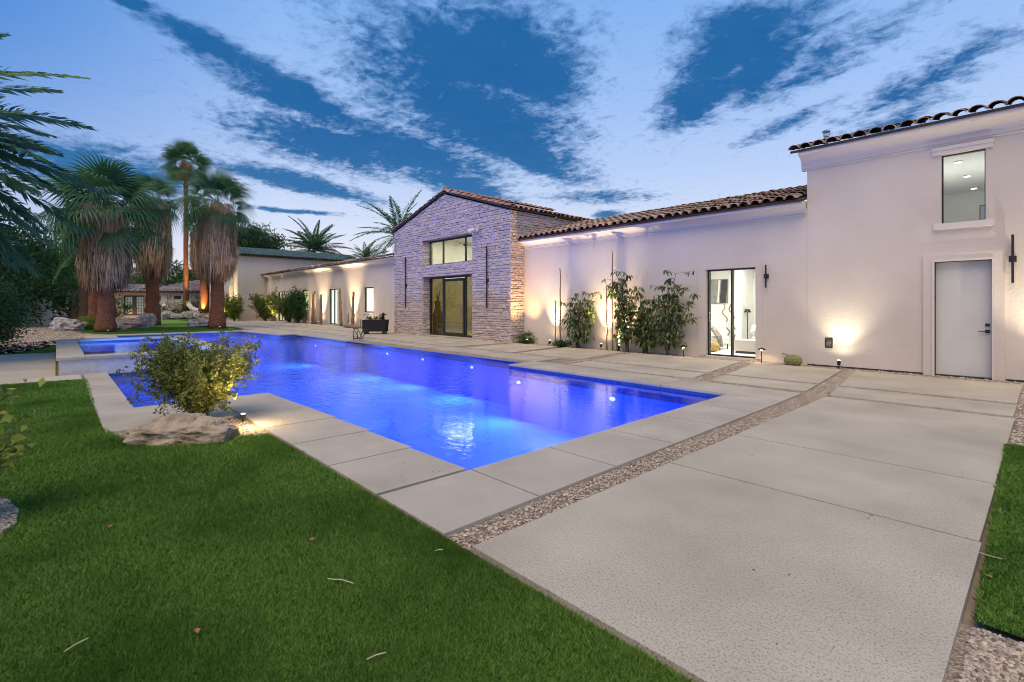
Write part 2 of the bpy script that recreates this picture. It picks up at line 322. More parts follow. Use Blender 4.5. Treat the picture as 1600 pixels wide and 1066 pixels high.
def lamp(name, kind, loc, energy, color, direction=(0, 0, 1), size=.05, cone=70, blend=.6, parent=None, shape=None):
    l = bpy.data.lights.new(name, kind); l.energy = energy; l.color = color
    if kind == 'SPOT': l.spot_size = R(cone); l.spot_blend = blend; l.shadow_soft_size = size
    elif kind == 'POINT': l.shadow_soft_size = size
    else:
        l.shape = 'RECTANGLE' if isinstance(size, tuple) else 'DISK'
        if isinstance(size, tuple): l.size, l.size_y = size
        else: l.size = size
    o = bpy.data.objects.new(name, l); COL.objects.link(o); o.location = loc
    o.rotation_euler = (-Vector(direction)).to_track_quat('Z', 'Y').to_euler()
    if parent: o.parent = parent
    return o
WARM = (1, .66, .30); WARM2 = (1, .74, .45); NEUT = (1, .90, .68)

# ------------------------------------------------------------------ ground, pool, paving
POOL = [(-3.6, 2.8), (-3.72, 8.4), (-9.4, 8.55), (-9.4, 9.45), (-20.5, 9.9), (-20.5, 9.15), (-27, 9.35), (-27, 8.5), (-32.4, 8.1), (-32.1, 2.2), (-22.3, 2.2), (-22.3, 3.55), (-14.45, 3.55), (-14.45, .85), (-9.15, .85), (-9.15, 2.7)]
def sheet(name, outer, holes, z, m, label=None, cat=None, kind='structure', thick=0):
    loops = [[Vector((x, y, z)) for x, y in outer]]+[[Vector((x, y, z)) for x, y in h] for h in holes]
    tris = tessellate_polygon(loops); vs = [v for lp in loops for v in lp]
    vs = [tuple(v) for v in vs]; fs = []
    for t in tris:
        a, b, c = (Vector(vs[i]) for i in t)
        fs.append(t if (b-a).cross(c-a).z > 0 else t[::-1])
    if thick:
        base = len(vs); vs += [(v[0], v[1], z-thick) for v in vs]; k = 0
        for lp in loops:
            n = len(lp)
            for i in range(n): a = k+i; b = k+(i+1) % n; fs.append((a, b, base+b, base+a))
            k += n
    me = bpy.data.meshes.new(name); me.from_pydata(vs, [], fs); me.update()
    o = link(name, me, m); dsc(o, label, cat, None, kind); return o
def grow(poly, d):
    """offset an axis-aligned-ish ccw/cw polygon outwards by d"""
    n = len(poly); a = sum(poly[i][0]*poly[(i+1) % n][1]-poly[(i+1) % n][0]*poly[i][1] for i in range(n)); s = 1 if a > 0 else -1; out = []
    for i in range(n):
        p0, p1, p2 = Vector(poly[i-1]), Vector(poly[i]), Vector(poly[(i+1) % n])
        e1 = (p1-p0).normalized(); e2 = (p2-p1).normalized(); n1 = Vector((e1.y, -e1.x))*s; n2 = Vector((e2.y, -e2.x))*s
        k = (n1+n2)/(1+n1.dot(n2)); out.append(tuple(p1+k*d))
    return out
sheet('ground', [(-900, -900), (900, -900), (900, 900), (-900, 900)], [grow(POOL, .12)], -.06, M['ground'], 'sandy ground around the house', 'ground')
# pool shell
shell = MB(); n = len(POOL)
def ring(mb, poly, z0, z1):
    n = len(poly); mb.add([(x, y, z0) for x, y in poly]+[(x, y, z1) for x, y in poly], [(i, (i+1) % n, n+(i+1) % n, n+i) for i in range(n)])
pw = MB(); ring(pw, POOL, -1.35, -.30); pw.build('pool_wall', M['plaster'])['kind'] = 'structure'
pt_ = MB(); ring(pt_, POOL, -.30, -.04); pt_.build('pool_tile_band', M['pool_tile'])['kind'] = 'structure'
sheet('pool_floor', POOL, [], -1.35, M['plaster'])
st = MB()                                             # shallow ledge along the near left and the entry steps
st.box(-14.4, .9, -1.34, -9.2, 2.65, -.75)
st.build('pool_ledge', M['plaster'])['kind'] = 'structure'
sheet('water', grow(POOL, -.002), [], -.085, M['water'], 'blue lit pool water', 'water')
# paving: separate slabs with open joints, 0.1 m thick
pav = MB(); J = .006
def slab(mb, pts, z=0., th=.1, j=.009):
    pts = grow(pts, -j); mb.prism(pts, z-th, z)
cop = MB()
yb = 1.87
xs = [-3.63, -4.58, -5.55, -6.52, -7.5]
slab(cop, [(-2.69, yb), (-2.71, 2.8), (-3.6, 2.8), (-3.6, yb)])
for a, b in zip(xs[:-1], xs[1:]): slab(cop, [(a, yb), (a, 2.79), (b, 2.76), (b, yb)])
slab(cop, [(-7.5, 1.87), (-7.5, 2.75), (-9.15, 2.7), (-9.15, 1.87)])
slab(cop, [(-7.55, .42), (-7.55, 1.87), (-9.15, 1.87), (-9.15, .85), (-10.6, .85), (-10.6, .40)])
slab(cop, [(-10.6, .40), (-10.6, .85), (-14.4, .85), (-14.4, .44)])
ys = [2.8, 3.85, 4.95, 6.1, 7.25, 8.4]
for a, b in zip(ys[:-1], ys[1:]):
    f = lambda y: -2.69-(y-1.9)*.022
    g = lambda y: -3.6-(y-2.8)*.0214
    slab(cop, [(f(a), a), (f(b), b), (g(b), b), (g(a), a)])
slab(cop, [(-2.84, 8.4), (-2.86, 9.42), (-5.0, 9.46), (-5.0, 8.43), (-3.72, 8.4)])
slab(cop, [(-5.0, 8.43), (-5.0, 9.46), (-7.2, 9.5), (-7.2, 8.5)]); slab(cop, [(-7.2, 8.5), (-7.2, 9.5), (-9.4, 9.53), (-9.4, 8.55)])
def py(x): return 9.45+(-9.4-x)*.0405
for a, b in ((-9.4, -12), (-12, -14.8), (-14.8, -17.6), (-17.6, -20.5)): slab(cop, [(a, py(a)), (a, 10.62), (b, 10.62), (b, py(b))])
slab(cop, [(-20.5, 9.15), (-20.5, 10.62), (-23.5, 10.62), (-23.5, 9.25)]); slab(cop, [(-23.5, 9.25), (-23.5, 10.62), (-27, 10.62), (-27, 9.35)])
slab(cop, [(-27, 8.5), (-27, 10.62), (-33.4, 10.62), (-33.4, 8.1), (-32.4, 8.1)])
slab(cop, [(-32.4, 8.1), (-33.4, 8.1), (-33.1, 1.0), (-32.1, 1.0)]); slab(cop, [(-32.1, 2.2), (-32.1, 1.0), (-22.3, 1.0), (-22.3, 2.2)])
dsc(cop.build('pool_coping', M['coping']), 'pale concrete coping slabs round the pool', 'paving', kind='structure')
def sx(y): return -2.43-(max(y-9.5, 0))*.12-.01*y*.8
def patio(x0, x1, y0, y1, skew0=False, skew1=False):
    a = sx(y0) if x0 is None else x0; b = sx(y1) if x0 is None else x0
    slab(pav, [(a, y0), (b, y1), (x1, y1), (x1, y0)])
for y0, y1 in ((1.9, 4.32), (4.32, 5.82), (5.82, 9.38), (9.55, 10.68), (10.86, 13.55)): patio(None, -.27-.005*y0, y0, y1)
def leftx(y): return -2.86-(y-9.4)*.10
for (xa, xb) in ((0, -4.62), (-5.0, -8.35), (-8.72, -11.25), (-11.55, -13.95)):
    for y0, y1 in ((9.66, 10.66), (10.82, 13.6)):
        if xa != 0 and xa < -8.5 and y0 < 10: continue
        sk = (y1-y0)*.16; o0 = (y0-9.66)*.16; a0 = leftx(y0) if xa == 0 else xa-o0; a1 = leftx(y1) if xa == 0 else xa-o0-sk
        slab(pav, [(a0, y0), (a1, y1), (xb-o0-sk, y1), (xb-o0, y0)])
for a, b in ((-14.9, -19.2), (-19.2, -24.2)): slab(pav, [(a, 10.8), (a, 13.44), (b, 13.44), (b, 10.8)])
for a, b in ((-24.2, -29), (-29, -34), (-34, -39.5), (-39.5, -45), (-45, -51), (-51, -57)):
    slab(pav, [(a, 10.8), (a, 12.6), (b, 12.6), (b, 10.8)]); slab(pav, [(a, 12.75), (a, 15.6), (b, 15.6), (b, 12.75)])
for a, b in ((-33.4, -38), (-38, -44), (-44, -50)): slab(pav, [(a, 9.2), (a, 10.6), (b, 10.6), (b, 9.2)])
slab(pav, [(-13.45, .40), (-13.9, -14), (-21.7, -14), (-21.7, .0), (-14.4, .0), (-14.4, .40)])
dsc(pav.build('patio', M['concrete']), 'grey concrete patio slabs with gravel joints', 'patio', kind='structure')
gb = MB()
gb.box(-2.95, 1.9, -.055, -2.3, 9.6, -.03); gb.box(-60, 9.3, -.055, 8, 9.9, -.031) ; gb.box(-60, 9.95, -.055, 8, 16.2, -.030); gb.box(-.4, 7.6, -.055, 3, 14.2, -.028); gb.box(-.4, .5, -.055, 3, 3.2, -.028)
gb.box(-7.6, .45, -.055, -6.1, 1.86, -.028)
for nm, zz in (('gravel_bed', 0),):
    o = gb.build('gravel_bed', M['gravel_base']); dsc(o, 'tan gravel bedding in the joints between slabs', 'gravel', kind='stuff')
GP = [(-6.2, -1.2), (-5.8, -.46), (-5.5, -.29), (-5.1, -.20), (-4.8, -.21), (-4.6, -.32), (-4.25, -1.0), (-4.5, -3), (-6.5, -3)]
sheet('gravel_patch', GP, [], -.004, M['gravel_base'], 'tan gravel patch at the left lawn edge', 'gravel', 'stuff')
sheet('gravel_yard', [(-22, -1.0), (-31, 1.4), (-33, 2.3), (-37, .8), (-44, .9), (-52, 1.4), (-75, 1.0), (-75, -6), (-50, -6), (-33, -3.6), (-27, -3.2)], [], -.02, M['gravel_base'], 'tan gravel yard behind the spa', 'gravel', 'stuff')

# lawns
LAWN = [(-.30, 1.87), (-6.2, 1.83), (-6.45, 1.25), (-7.1, .55), (-8, .40), (-13.35, .46), (-13.5, -.2), (-13.9, -14), (-.30, -14)]
sheet('lawn', LAWN, [], -.02, M['turf'], 'dark green artificial lawn in the foreground', 'lawn')
RL = [(-.245, 3.25), (-.31, 7.55), (4, 7.5), (4, 3.1)]
sheet('side_lawn', RL, [], -.015, M['turf'], 'small green lawn right of the patio', 'lawn')
FL = [(-21.75, -.1), (-31, 1.3), (-29, -.6), (-25.5, -2.4), (-24, -9), (-21.75, -9)]
sheet('far_lawn', FL, [], -.02, M['turf'], 'strip of lawn beyond the path at left', 'lawn')
sheet('palm_lawn', [(-33.6, 1.2), (-33.8, 8.5), (-41, 10), (-60, 11.5), (-72, 12), (-74, 5), (-60, 2.2), (-42, 1.0)], [], -.022, M['turf'], 'dark lawn under the fan palms', 'lawn')
gp = []
for k in range(40):
    a = 2*PI*k/40; gp.append((-54+12*math.cos(a), 7.0+2.9*math.sin(a)+.6*math.sin(3*a)))
sheet('putting_green', gp, [], -.016, M['green'], 'light green putting green behind the fan palms', 'putting green')

def inside(P, poly):
    x, y = P[:, 0], P[:, 1]; c = np.zeros(len(P), bool); n = len(poly)
    for i in range(n):
        x1, y1 = poly[i]; x2, y2 = poly[i-1]
        if y1 == y2: continue
        c ^= ((y1 > y) != (y2 > y)) & (x < (x2-x1)*(y-y1)/(y2-y1)+x1)
    return c
def to_pix(P):
    D = P[:, 0]*FW[0]+P[:, 1]*FW[1]; S = P[:, 0]*RT[0]+P[:, 1]*RT[1]; D = np.maximum(D, .01); return 800+FP*S/D, 478+FP*1.5/D, D
def blades(n, poly, dmin, dmax, h, w):
    """grass blades scattered over the part of poly that lies between dmin and dmax from where one stands"""
    poly_np = np.array(poly); lo = poly_np.min(0); hi = poly_np.max(0); out = []; got = 0
    while got < n:
        u = rng.random((n*2, 2))
        # more blades close by: radial density falls as 1/r
        r = dmin*(dmax/dmin)**u[:, 0]; a = R(88)+u[:, 1]*R(100)
        P = np.stack([r*np.cos(a+R(-5)), r*np.sin(a+R(-5))], 1)
        P = np.stack([-np.abs(0)+r*np.cos(R(80)+u[:, 1]*R(120)), r*np.sin(R(80)+u[:, 1]*R(120))], 1) if poly is not RL else np.stack([lo[0]+(hi[0]-lo[0])*u[:, 0], lo[1]+(hi[1]-lo[1])*u[:, 1]], 1)
        keep = inside(P, poly) & ~inside(P, GP); px, pyy, D = to_pix(P); keep &= (D > .5) & (px > -120) & (px < 1720) & (pyy < 1120)
        out.append(P[keep]); got += keep.sum()
        if keep.sum() == 0: break
    P = np.concatenate(out)[:n]; n = len(P); rr = np.hypot(P[:, 0], P[:, 1])
    k = np.clip(rr/4, .8, 4.0); a = rng.random(n)*2*PI; hh = h*(.55+.8*rng.random(n))*np.clip(k, .8, 1.25); ww = w*k*(.7+.6*rng.random(n)); la = rng.random(n)*2*PI; ll = hh*(.2+.9*rng.random(n))
    b = np.stack([P[:, 0], P[:, 1], np.full(n, -.02)], 1); s = np.stack([np.cos(a)*ww, np.sin(a)*ww, 0*a], 1); t = b+np.stack([np.cos(la)*ll, np.sin(la)*ll, hh], 1); m_ = b+np.stack([np.cos(la)*ll*.35, np.sin(la)*ll*.35, hh*.6], 1)
    V = np.stack([b-s, b+s, m_+s*.8, t, m_-s*.8], 1).reshape(-1, 3); F = np.arange(5*n).reshape(-1, 5)
    return V, F, rng.random(n)
V, F, T = blades(560000, grow(LAWN, .012), 1.6, 15, .026, .0016)
dsc(np_mesh('grass', V, F, M['grass'], tint=T), 'short dense green turf blades of the foreground lawn', 'grass', kind='stuff')
V, F, T = blades(60000, RL, 3, 8, .03, .0024)
dsc(np_mesh('side_grass', V, F, M['grass'], tint=T), 'short green turf blades right of the patio', 'grass', kind='stuff')

def pebbles(n, poly, size, z=-.03):
    p = np.array(poly); lo = p.min(0); hi = p.max(0); out = []; got = 0
    while got < n:
        P = lo+(hi-lo)*rng.random((n*3, 2)); k = inside(P, poly); px, pyy, D = to_pix(P); k &= (px > -80) & (px < 1680) & (pyy < 1150) & (D > .4); out.append(P[k]); got += k.sum()
        if k.sum() == 0: break
    P = np.concatenate(out)[:n]; n = len(P)
    base = np.array([(1, 0, 0), (.5, .87, 0), (-.5, .87, 0), (-1, 0, 0), (-.5, -.87, 0), (.5, -.87, 0), (.55, .3, .62), (-.1, .6, .6), (-.5, -.25, .66), (.25, -.5, .6)])
    fs = np.array([(0, 1, 7, 6), (1, 2, 7, 7), (2, 3, 8, 7), (3, 4, 8, 8), (4, 5, 9, 8), (5, 0, 6, 9), (6, 7, 8, 9)])
    fs3 = [(0, 1, 6), (1, 7, 6), (1, 2, 7), (2, 3, 8), (2, 8, 7), (3, 4, 8), (4, 5, 9), (4, 9, 8), (5, 0, 6), (5, 6, 9), (6, 7, 8), (6, 8, 9)]
    s = size*(.5+1.1*rng.random(n)**1.5); a = rng.random(n)*2*PI; e = .55+.5*rng.random(n)
    B = base[None]*np.stack([s, s*e, s*(.5+.5*rng.random(n))], 1)[:, None, :]*(1+.25*rng.normal(size=(n, 10, 1)))
    X = B[..., 0]*np.cos(a)[:, None]-B[..., 1]*np.sin(a)[:, None]; Y = B[..., 0]*np.sin(a)[:, None]+B[..., 1]*np.cos(a)[:, None]
    V = np.stack([X+P[:, :1], Y+P[:, 1:2], B[..., 2]+z+.012*rng.random((n, 1))], 2).reshape(-1, 3)
    F = (np.array(fs3)[None]+10*np.arange(n)[:, None, None]).reshape(-1, 3); return V, F, np.repeat(rng.random(n), 12)
pv = Acc()
for n_, poly, sz in ((9500, [(-2.685, 1.9), (-2.44, 1.9), (-2.52, 9.45), (-2.85, 9.45)], .012), (3500, [(-2.86, 9.4), (-3.25, 13.9), (-2.95, 13.9), (-2.53, 9.4)], .018),
                     (2600, [(-2.5, 9.38), (-.3, 9.38), (-.3, 9.56), (-2.5, 9.56)], .014), (2000, [(-2.6, 10.68), (-.3, 10.68), (-.3, 10.86), (-2.6, 10.86)], .014),
                     (2600, [(-9, 9.52), (-2.9, 9.42), (-2.9, 9.66), (-9, 9.68)], .015), (2200, [(-14, 10.62), (-3, 10.62), (-3, 10.83), (-14, 10.83)], .018),
                     (1600, [(-4.62, 9.6), (-5, 9.6), (-5.7, 13.7), (-5.25, 13.7)], .018), (900, [(-8.35, 9.6), (-8.72, 9.6), (-9.4, 13.7), (-9, 13.7)], .02),
                     (2600, [(-14, 13.6), (0, 13.55), (0, 14.2), (-14, 14.2)], .02), (4200, [(-.29, 7.6), (-.33, 13.9), (.6, 13.9), (.4, 7.55)], .02),
                     (5200, [(-.24, 1.5), (-.24, 3.2), (.9, 3.15), (.9, 1.5)], .012), (3500, [(-5.62, -.40), (-5.5, -.29), (-5.1, -.20), (-4.8, -.21), (-4.6, -.32), (-4.3, -1.0), (-5, -1.2)], .014), (1800, [(-7.5, .5), (-6.15, .6), (-6.15, 1.85), (-7.5, 1.85)], .014)):
    z = -.03 if poly[0][0] != -5.62 else -.005
    V, F, T = pebbles(int(n_*1.7), poly, sz*.74, z); pv.add(V, F, T)
dsc(pv.build('gravel', M['pebble']), 'tan and grey pebbles in the joints beside the slabs', 'gravel', kind='stuff')
pv = Acc(); V, F, T = pebbles(9000, [(-22, -1.0), (-31, 1.4), (-33, 2.3), (-37, .8), (-44, .9), (-52, 1.4), (-75, 1.0), (-75, -6), (-50, -6), (-33, -3.6), (-27, -3.2)], .032, -.02); pv.add(V, F, T)
dsc(pv.build('yard_gravel', M['pebble']), 'coarse tan gravel spread behind the spa', 'gravel', kind='stuff')

# ------------------------------------------------------------------ raised spa
spa = thing('raised_spa', 'raised white tiled spa with concrete rim and blue water', 'spa', (-18.4, 1.75, 0))
def wx_(mb): mb.off = Vector((18.4, -1.75, 0)); return mb
b = wx_(MB()); X0, X1, Y0, Y1 = -22.3, -14.45, .0, 3.5
b.box(X0+.05, Y0+.05, -.06, X1-.05, Y0+.42, .31); b.box(X0+.05, Y1-.42, -1.3, X1-.05, Y1-.05, .31); b.box(X0+.05, Y0+.42, -1.3, X0+.42, Y1-.42, .31); b.box(X1-.42, Y0+.42, -1.3, X1-.05, Y1-.42, .31)
b.build('wall', M['spa_tile'], spa)
b = wx_(MB()); b.box(X0, Y0, .312, X1, Y0+.48, .38); b.box(X0, Y1-.5, .312, X1, Y1, .38); b.box(X0, Y0+.482, .312, X0+.48, Y1-.502, .38); b.box(X1-.48, Y0+.482, .312, X1, Y1-.502, .38)
b.build('rim', M['coping'], spa, bevel=.006)
b = wx_(MB()); b.box(X0+.425, Y0+.425, -.5, X1-.425, Y1-.425, -.45); b.build('floor', M['plaster'], spa)
b = wx_(MB()); q = [(X0+.421, Y0+.421), (X1-.421, Y0+.421), (X1-.421, Y1-.421), (X0+.421, Y1-.421)]; ring(b, q, -.45, .31); b.build('inner_tile', M['pool_tile'], spa)
b = wx_(MB()); b.add([(X0+.42, Y0+.42, .27), (X1-.42, Y0+.42, .27), (X1-.42, Y1-.42, .27), (X0+.42, Y1-.42, .27)], [(0, 1, 2, 3)]); b.build('water', M['water'], spa)
b = wx_(MB()); b.box(-17.0, 3.52, -.3, -15.4, 4.1, .02); b.build('spillway_step', M['pool_tile'], spa)

# pool lights: round lamps in the far walls, extra ones added on the near walls
BL = (.16, .30, 1.0)
def pool_light(x, y, face, en, label):
    en *= .40
    t = thing('pool_light', label, 'pool light', (x, y, -.42), 0, 'round lights in the pool walls')
    dx, dy = face
    m_ = MB(); a = Vector((dx, dy, 0)); m_.tube([Vector((0, 0, 0))+a*.0, a*.03], .09, 16); m_.build('trim_ring', M['chrome'], t)
    m_ = MB(); m_.tube([a*.03, a*.045], .065, 16); o_ = m_.build('lens', M['bulb_blue'], t); o_.scale = (1, 1, .6)
    lamp('pool_lamp', 'AREA', a*.08, en, BL, (dx, dy, -.05), .22, parent=t)
    return t
for i, (x, y) in enumerate([(-6.1, 8.47), (-9.0, 8.55), (-12.2, 9.57), (-15.2, 9.69), (-18.0, 9.81)]):
    pool_light(x, y, (0, -1), 430, 'pool light in the far wall, %s from the right end' % ['first', 'second', 'third', 'fourth', 'fifth'][i])
pool_light(-24, 9.25, (0, -1), 420, 'pool light below the coping in front of the driftwood poles')
pool_light(-29.5, 8.3, (0, -1), 420, 'pool light in the far pool corner by the palms')
pool_light(-32.2, 5, (1, 0), 420, 'pool light in the far end wall of the pool')
for x in (-5.2, -7.6):  # near wall lamps added to spread the blue glow over the pool
    pool_light(x, 2.76, (0, 1), 35, 'added pool light under the lawn side coping, %s one' % ('near' if x > -6 else 'far'))
pool_light(-3.66, 5.6, (-1, 0), 40, 'added pool light under the near end coping')  # near end lamp, likewise added for an even glow
for x in (-16.6, -19.9): lamp('spa_lamp', 'AREA', (x, Y0+.5, .0), 420, (.22, .42, 1), (0, 1, 0), .2)

# ------------------------------------------------------------------ walls with openings
def wall_open(mb, x0, x1, z0, z1, y, t, ops):
    """wall in the XZ plane, front face at y (towards -Y), with rectangular openings (xa,xb,za,zb)"""
    xs = sorted({x0, x1, *[v for o in ops for v in o[:2]]}); zs = sorted({z0, z1, *[v for o in ops for v in o[2:]]})
    hole = lambda i, k: any(o[0]-1e-6 <= xs[i] and xs[i+1] <= o[1]+1e-6 and o[2]-1e-6 <= zs[k] and zs[k+1] <= o[3]+1e-6 for o in ops)
    nx, nz = len(xs)-1, len(zs)-1
    solid = lambda i, k: 0 <= i < nx and 0 <= k < nz and not hole(i, k)
    for i in range(nx):
        for k in range(nz):
            if not solid(i, k): continue
            a, b_, c, d = xs[i], xs[i+1], zs[k], zs[k+1]
            mb.add([(a, y, c), (b_, y, c), (b_, y, d), (a, y, d), (a, y+t, c), (b_, y+t, c), (b_, y+t, d), (a, y+t, d)],
                   [(0, 1, 2, 3), (7, 6, 5, 4)]+([(0, 3, 7, 4)] if not solid(i-1, k) else [])+([(1, 5, 6, 2)] if not solid(i+1, k) else [])+([(0, 4, 5, 1)] if not solid(i, k-1) else [])+([(3, 2, 6, 7)] if not solid(i, k+1) else []))
    return mb
def frame(mb, xa, xb, za, zb, y, w=.05, d=.08, mull=(), sill=True, bars=()):
    mb.box(xa, y, za, xa+w, y+d, zb); mb.box(xb-w, y, za, xb, y+d, zb); mb.box(xa+w, y, zb-w, xb-w, y+d, zb); mb.box(xa+w, y, za, xb-w, y+d, za+w)
    for m_ in mull: mb.box(m_-w/2, y+.004, za+w, m_+w/2, y+d-.004, zb-w)
    for z_ in bars: mb.box(xa+w, y+.01, z_-w*.3, xb-w, y+d-.01, z_+w*.3)
    return mb
def tiles(origin, u, v, nu, nv, su, sv, r, acc, lift=.05):
    """barrel tiles; u along the eave, v up the slope"""
    u = np.array(u, float); v = np.array(v, float); o = np.array(origin, float); u /= np.linalg.norm(u); v /= np.linalg.norm(v); w = np.cross(u, v); w = w if w[2] > 0 else -w
    K = 7; ang = np.linspace(PI, 0, K)
    for i in range(nu):
        for j in range(nv):
            rr = r*(1+.05*rng.normal()); jit = .012*rng.normal(2); jx = .012*rng.normal(); jy = .02*rng.normal()
            c0 = o+u*(i*su+jx)+v*(j*sv+jy)+w*(lift*.55); c1 = c0+v*sv*1.18-w*(lift*.5)
            e0 = c0[None]+u*np.cos(ang)[:, None]*rr+w*np.sin(ang)[:, None]*rr*.8
            e1 = c1[None]+u*np.cos(ang)[:, None]*rr*.8+w*np.sin(ang)[:, None]*rr*.62
            i0 = c0[None]+u*np.cos(ang)[:, None]*(rr-.018)+w*np.sin(ang)[:, None]*(rr-.018)*.8+v*.001
            i1 = i0+v*.10
            V = np.concatenate([e0, e1, i0, i1]); F = []
            for k in range(K-1): F += [(k, k+1, K+k+1, K+k), (2*K+k, 2*K+k+1, k+1, k), (2*K+k, 3*K+k, 3*K+k+1, 2*K+k+1)]
            acc.add(V, np.array(F), rng.random()*.9+.05)
def roof_plane(mb, p0, p1, p2, p3, th=.06):
    a = Vector(p1)-Vector(p0); b_ = Vector(p3)-Vector(p0); n_ = a.cross(b_).normalized(); n_ = n_ if n_.z > 0 else -n_
    P = [Vector(p) for p in (p0, p1, p2, p3)]; mb.add(P+[p-n_*th for p in P], [(0, 1, 2, 3), (7, 6, 5, 4), (0, 4, 5, 1), (1, 5, 6, 2), (2, 6, 7, 3), (3, 7, 4, 0)])

# --- the house: one thing with its wings as parts
house = thing('house', 'long white stucco house with tiled roofs, stone gable and glass doors', 'house', (0, 0, 0))
YW = 14.2
tw = wall_open(MB(), -4.21, 9, -.05, 5.2, YW, .3, [(-1.59, -.89, 3.29, 4.79), (-1.70, -.79, -.05, 2.46)])
tw.add([(-4.21, 14.5, -.05), (-4.21, 22, -.05), (-4.21, 22, 5.2), (-4.21, 14.5, 5.2)], [(0, 1, 2, 3)])
tower = tw.build('tower_wall', M['stucco'], house)
def cornice(mb, x0, x1, y, z0, z1, out):
    h = z1-z0; pr = [(y+.1, z0), (y-.025, z0), (y-.03, z0+.022), (y-.012, z0+.03), (y-.035, z0+.05), (y-.035, z0+.075)]
    for k in range(7):
        a = k/6*PI/2; pr.append((y-.035-(out-.05)*(1-math.cos(a)), z0+.08+(h-.20)*math.sin(a)))
    pr += [(y-out, z1-.11), (y-out, z1), (y+.1, z1)]
    return mb.sweep_x(pr, x0, x1)
cornice(MB(), -4.33, 9, YW, 4.98, 5.44, .30).build('cornice', M['trim'], tower)
# tower roof
a = Acc(); pitch = .27
tiles((-4.42, YW-.36, 5.47), (1, 0, 0), (0, 1, pitch), 46, 3, .285, .38, .135, a, .05); a.build('eave_tiles', M['tile'], house)
a = MB(); roof_plane(a, (-4.5, YW-.34, 5.46), (9, YW-.34, 5.46), (9, 20, 5.46+6.14*pitch), (-4.5, 20, 5.46+6.14*pitch)); a.build('tower_roof', M['felt'], house)
vp = MB(); vp.lathe([(.05, 0), (.05, .42), (.07, .43), (.07, .46), (.05, .47)], 0, 0, 12)
for k in range(8): q = 2*PI*k/8; vp.box(.075*math.cos(q)-.006, .075*math.sin(q)-.006, .47, .075*math.cos(q)+.006, .075*math.sin(q)+.006, .56)
vp.lathe([(.10, .56), (.10, .60), (.02, .63)], 0, 0, 12); o = vp.build('vent_pipe', M['chrome'], house); o.location = (-4.15, 15.6, 5.72)
# tower window: thick head and sill, one tall pane
b = MB(); b.box(-1.73, YW-.055, 4.795, -.77, YW+.1, 4.87); b.box(-1.74, YW-.07, 4.872, -.76, YW+.1, 4.95); 
b.build('window_head', M['trim'], house); MB().box(-1.71, YW-.075, 3.16, -.77, YW+.12, 3.285).build('window_sill', M['trim'], house)
w_ = frame(MB(), -1.59, -.89, 3.29, 4.79, YW+.12, .022, .06).build('tall_window', M['dark_metal'], house)
MB().box(-1.57, YW+.145, 3.31, -.91, YW+.15, 4.77).build('pane', M['glass'], w_)
# service door
b = MB(); b.box(-1.89, YW-.05, -.04, -1.742, YW+.02, 2.62); b.box(-.748, YW-.05, -.04, -.60, YW+.02, 2.62); b.box(-1.742, YW-.05, 2.50, -.748, YW+.02, 2.62); b.build('door_surround', M['stucco'], house)
b = MB(); b.box(-1.74, YW-.065, -.05, -1.70, YW+.2, 2.50); b.box(-.79, YW-.065, -.05, -.75, YW+.2, 2.50); b.box(-1.70, YW-.065, 2.46, -.79, YW+.2, 2.50); b.build('door_frame', M['trim'], house)
d_ = MB().box(-1.695, YW+.10, .0, -.795, YW+.145, 2.455).build('service_door', M['door'], house, bevel=.003)
b = MB(); b.box(-.90, YW+.08, .93, -.83, YW+.10, 1.0); b.tube([(-.865, YW+.085, .965), (-.865, YW+.045, .965), (-1.0, YW+.045, .965)], .009, 8); b.build('handle', M['dark_metal'], d_)
MB().box(-.90, YW+.08, 1.07, -.83, YW+.10, 1.13).build('keypad', M['dark_metal'], d_)
MB().box(-1.695, YW+.02, -.05, -.795, YW+.12, -.004).build('threshold', M['dark_metal'], house)
# weep screed: dark gap at the base of the tower wall
MB().box(-4.2, YW-.012, -.03, -1.9, YW+.01, .012).build('base_screed', M['dark_metal'], house); MB().box(-.59, YW-.012, -.03, 9, YW+.01, .012).build('base_screed', M['dark_metal'], house)
# wall vent with louvres
v_ = MB(); frame(v_, -3.80, -3.64, .45, .70, YW-.018, .02, .03)
for k in range(7): v_.box(-3.78, YW-.012, .475+k*.03, -3.66, YW+.004, .487+k*.03)
v_.build('wall_vent', M['bronze'], house)

# --- middle wing
mw = wall_open(MB(), -14.7, -4.215, -.05, 4.0, YW, .3, [(-6.90, -5.48, .03, 2.57)]); mid = mw.build('middle_wall', M['stucco'], house)
cornice(MB(), -14.70, -4.23, YW, 3.84, 4.19, .33).build('cornice', M['trim'], mid)
a = Acc(); tiles((-14.75, YW-.40, 4.21), (1, 0, 0), (0, 1, .275), 37, 11, .285, .37, .135, a, .05); mr_ = a.build('middle_roof_tiles', M['tile'], house)
a = MB(); roof_plane(a, (-14.8, YW-.38, 4.2), (-4.22, YW-.38, 4.2), (-4.22, 18.2, 5.31), (-14.8, 18.2, 5.31)); a.build('middle_roof', M['felt'], house)
a = Acc()
for k in range(36): tiles((-14.75+k*.29, 17.95, 5.30), (0, 1, 0), (1, 0, 0), 1, 1, .3, .30, .15, a, .04)
a.build('ridge_tiles', M['tile'], mr_)
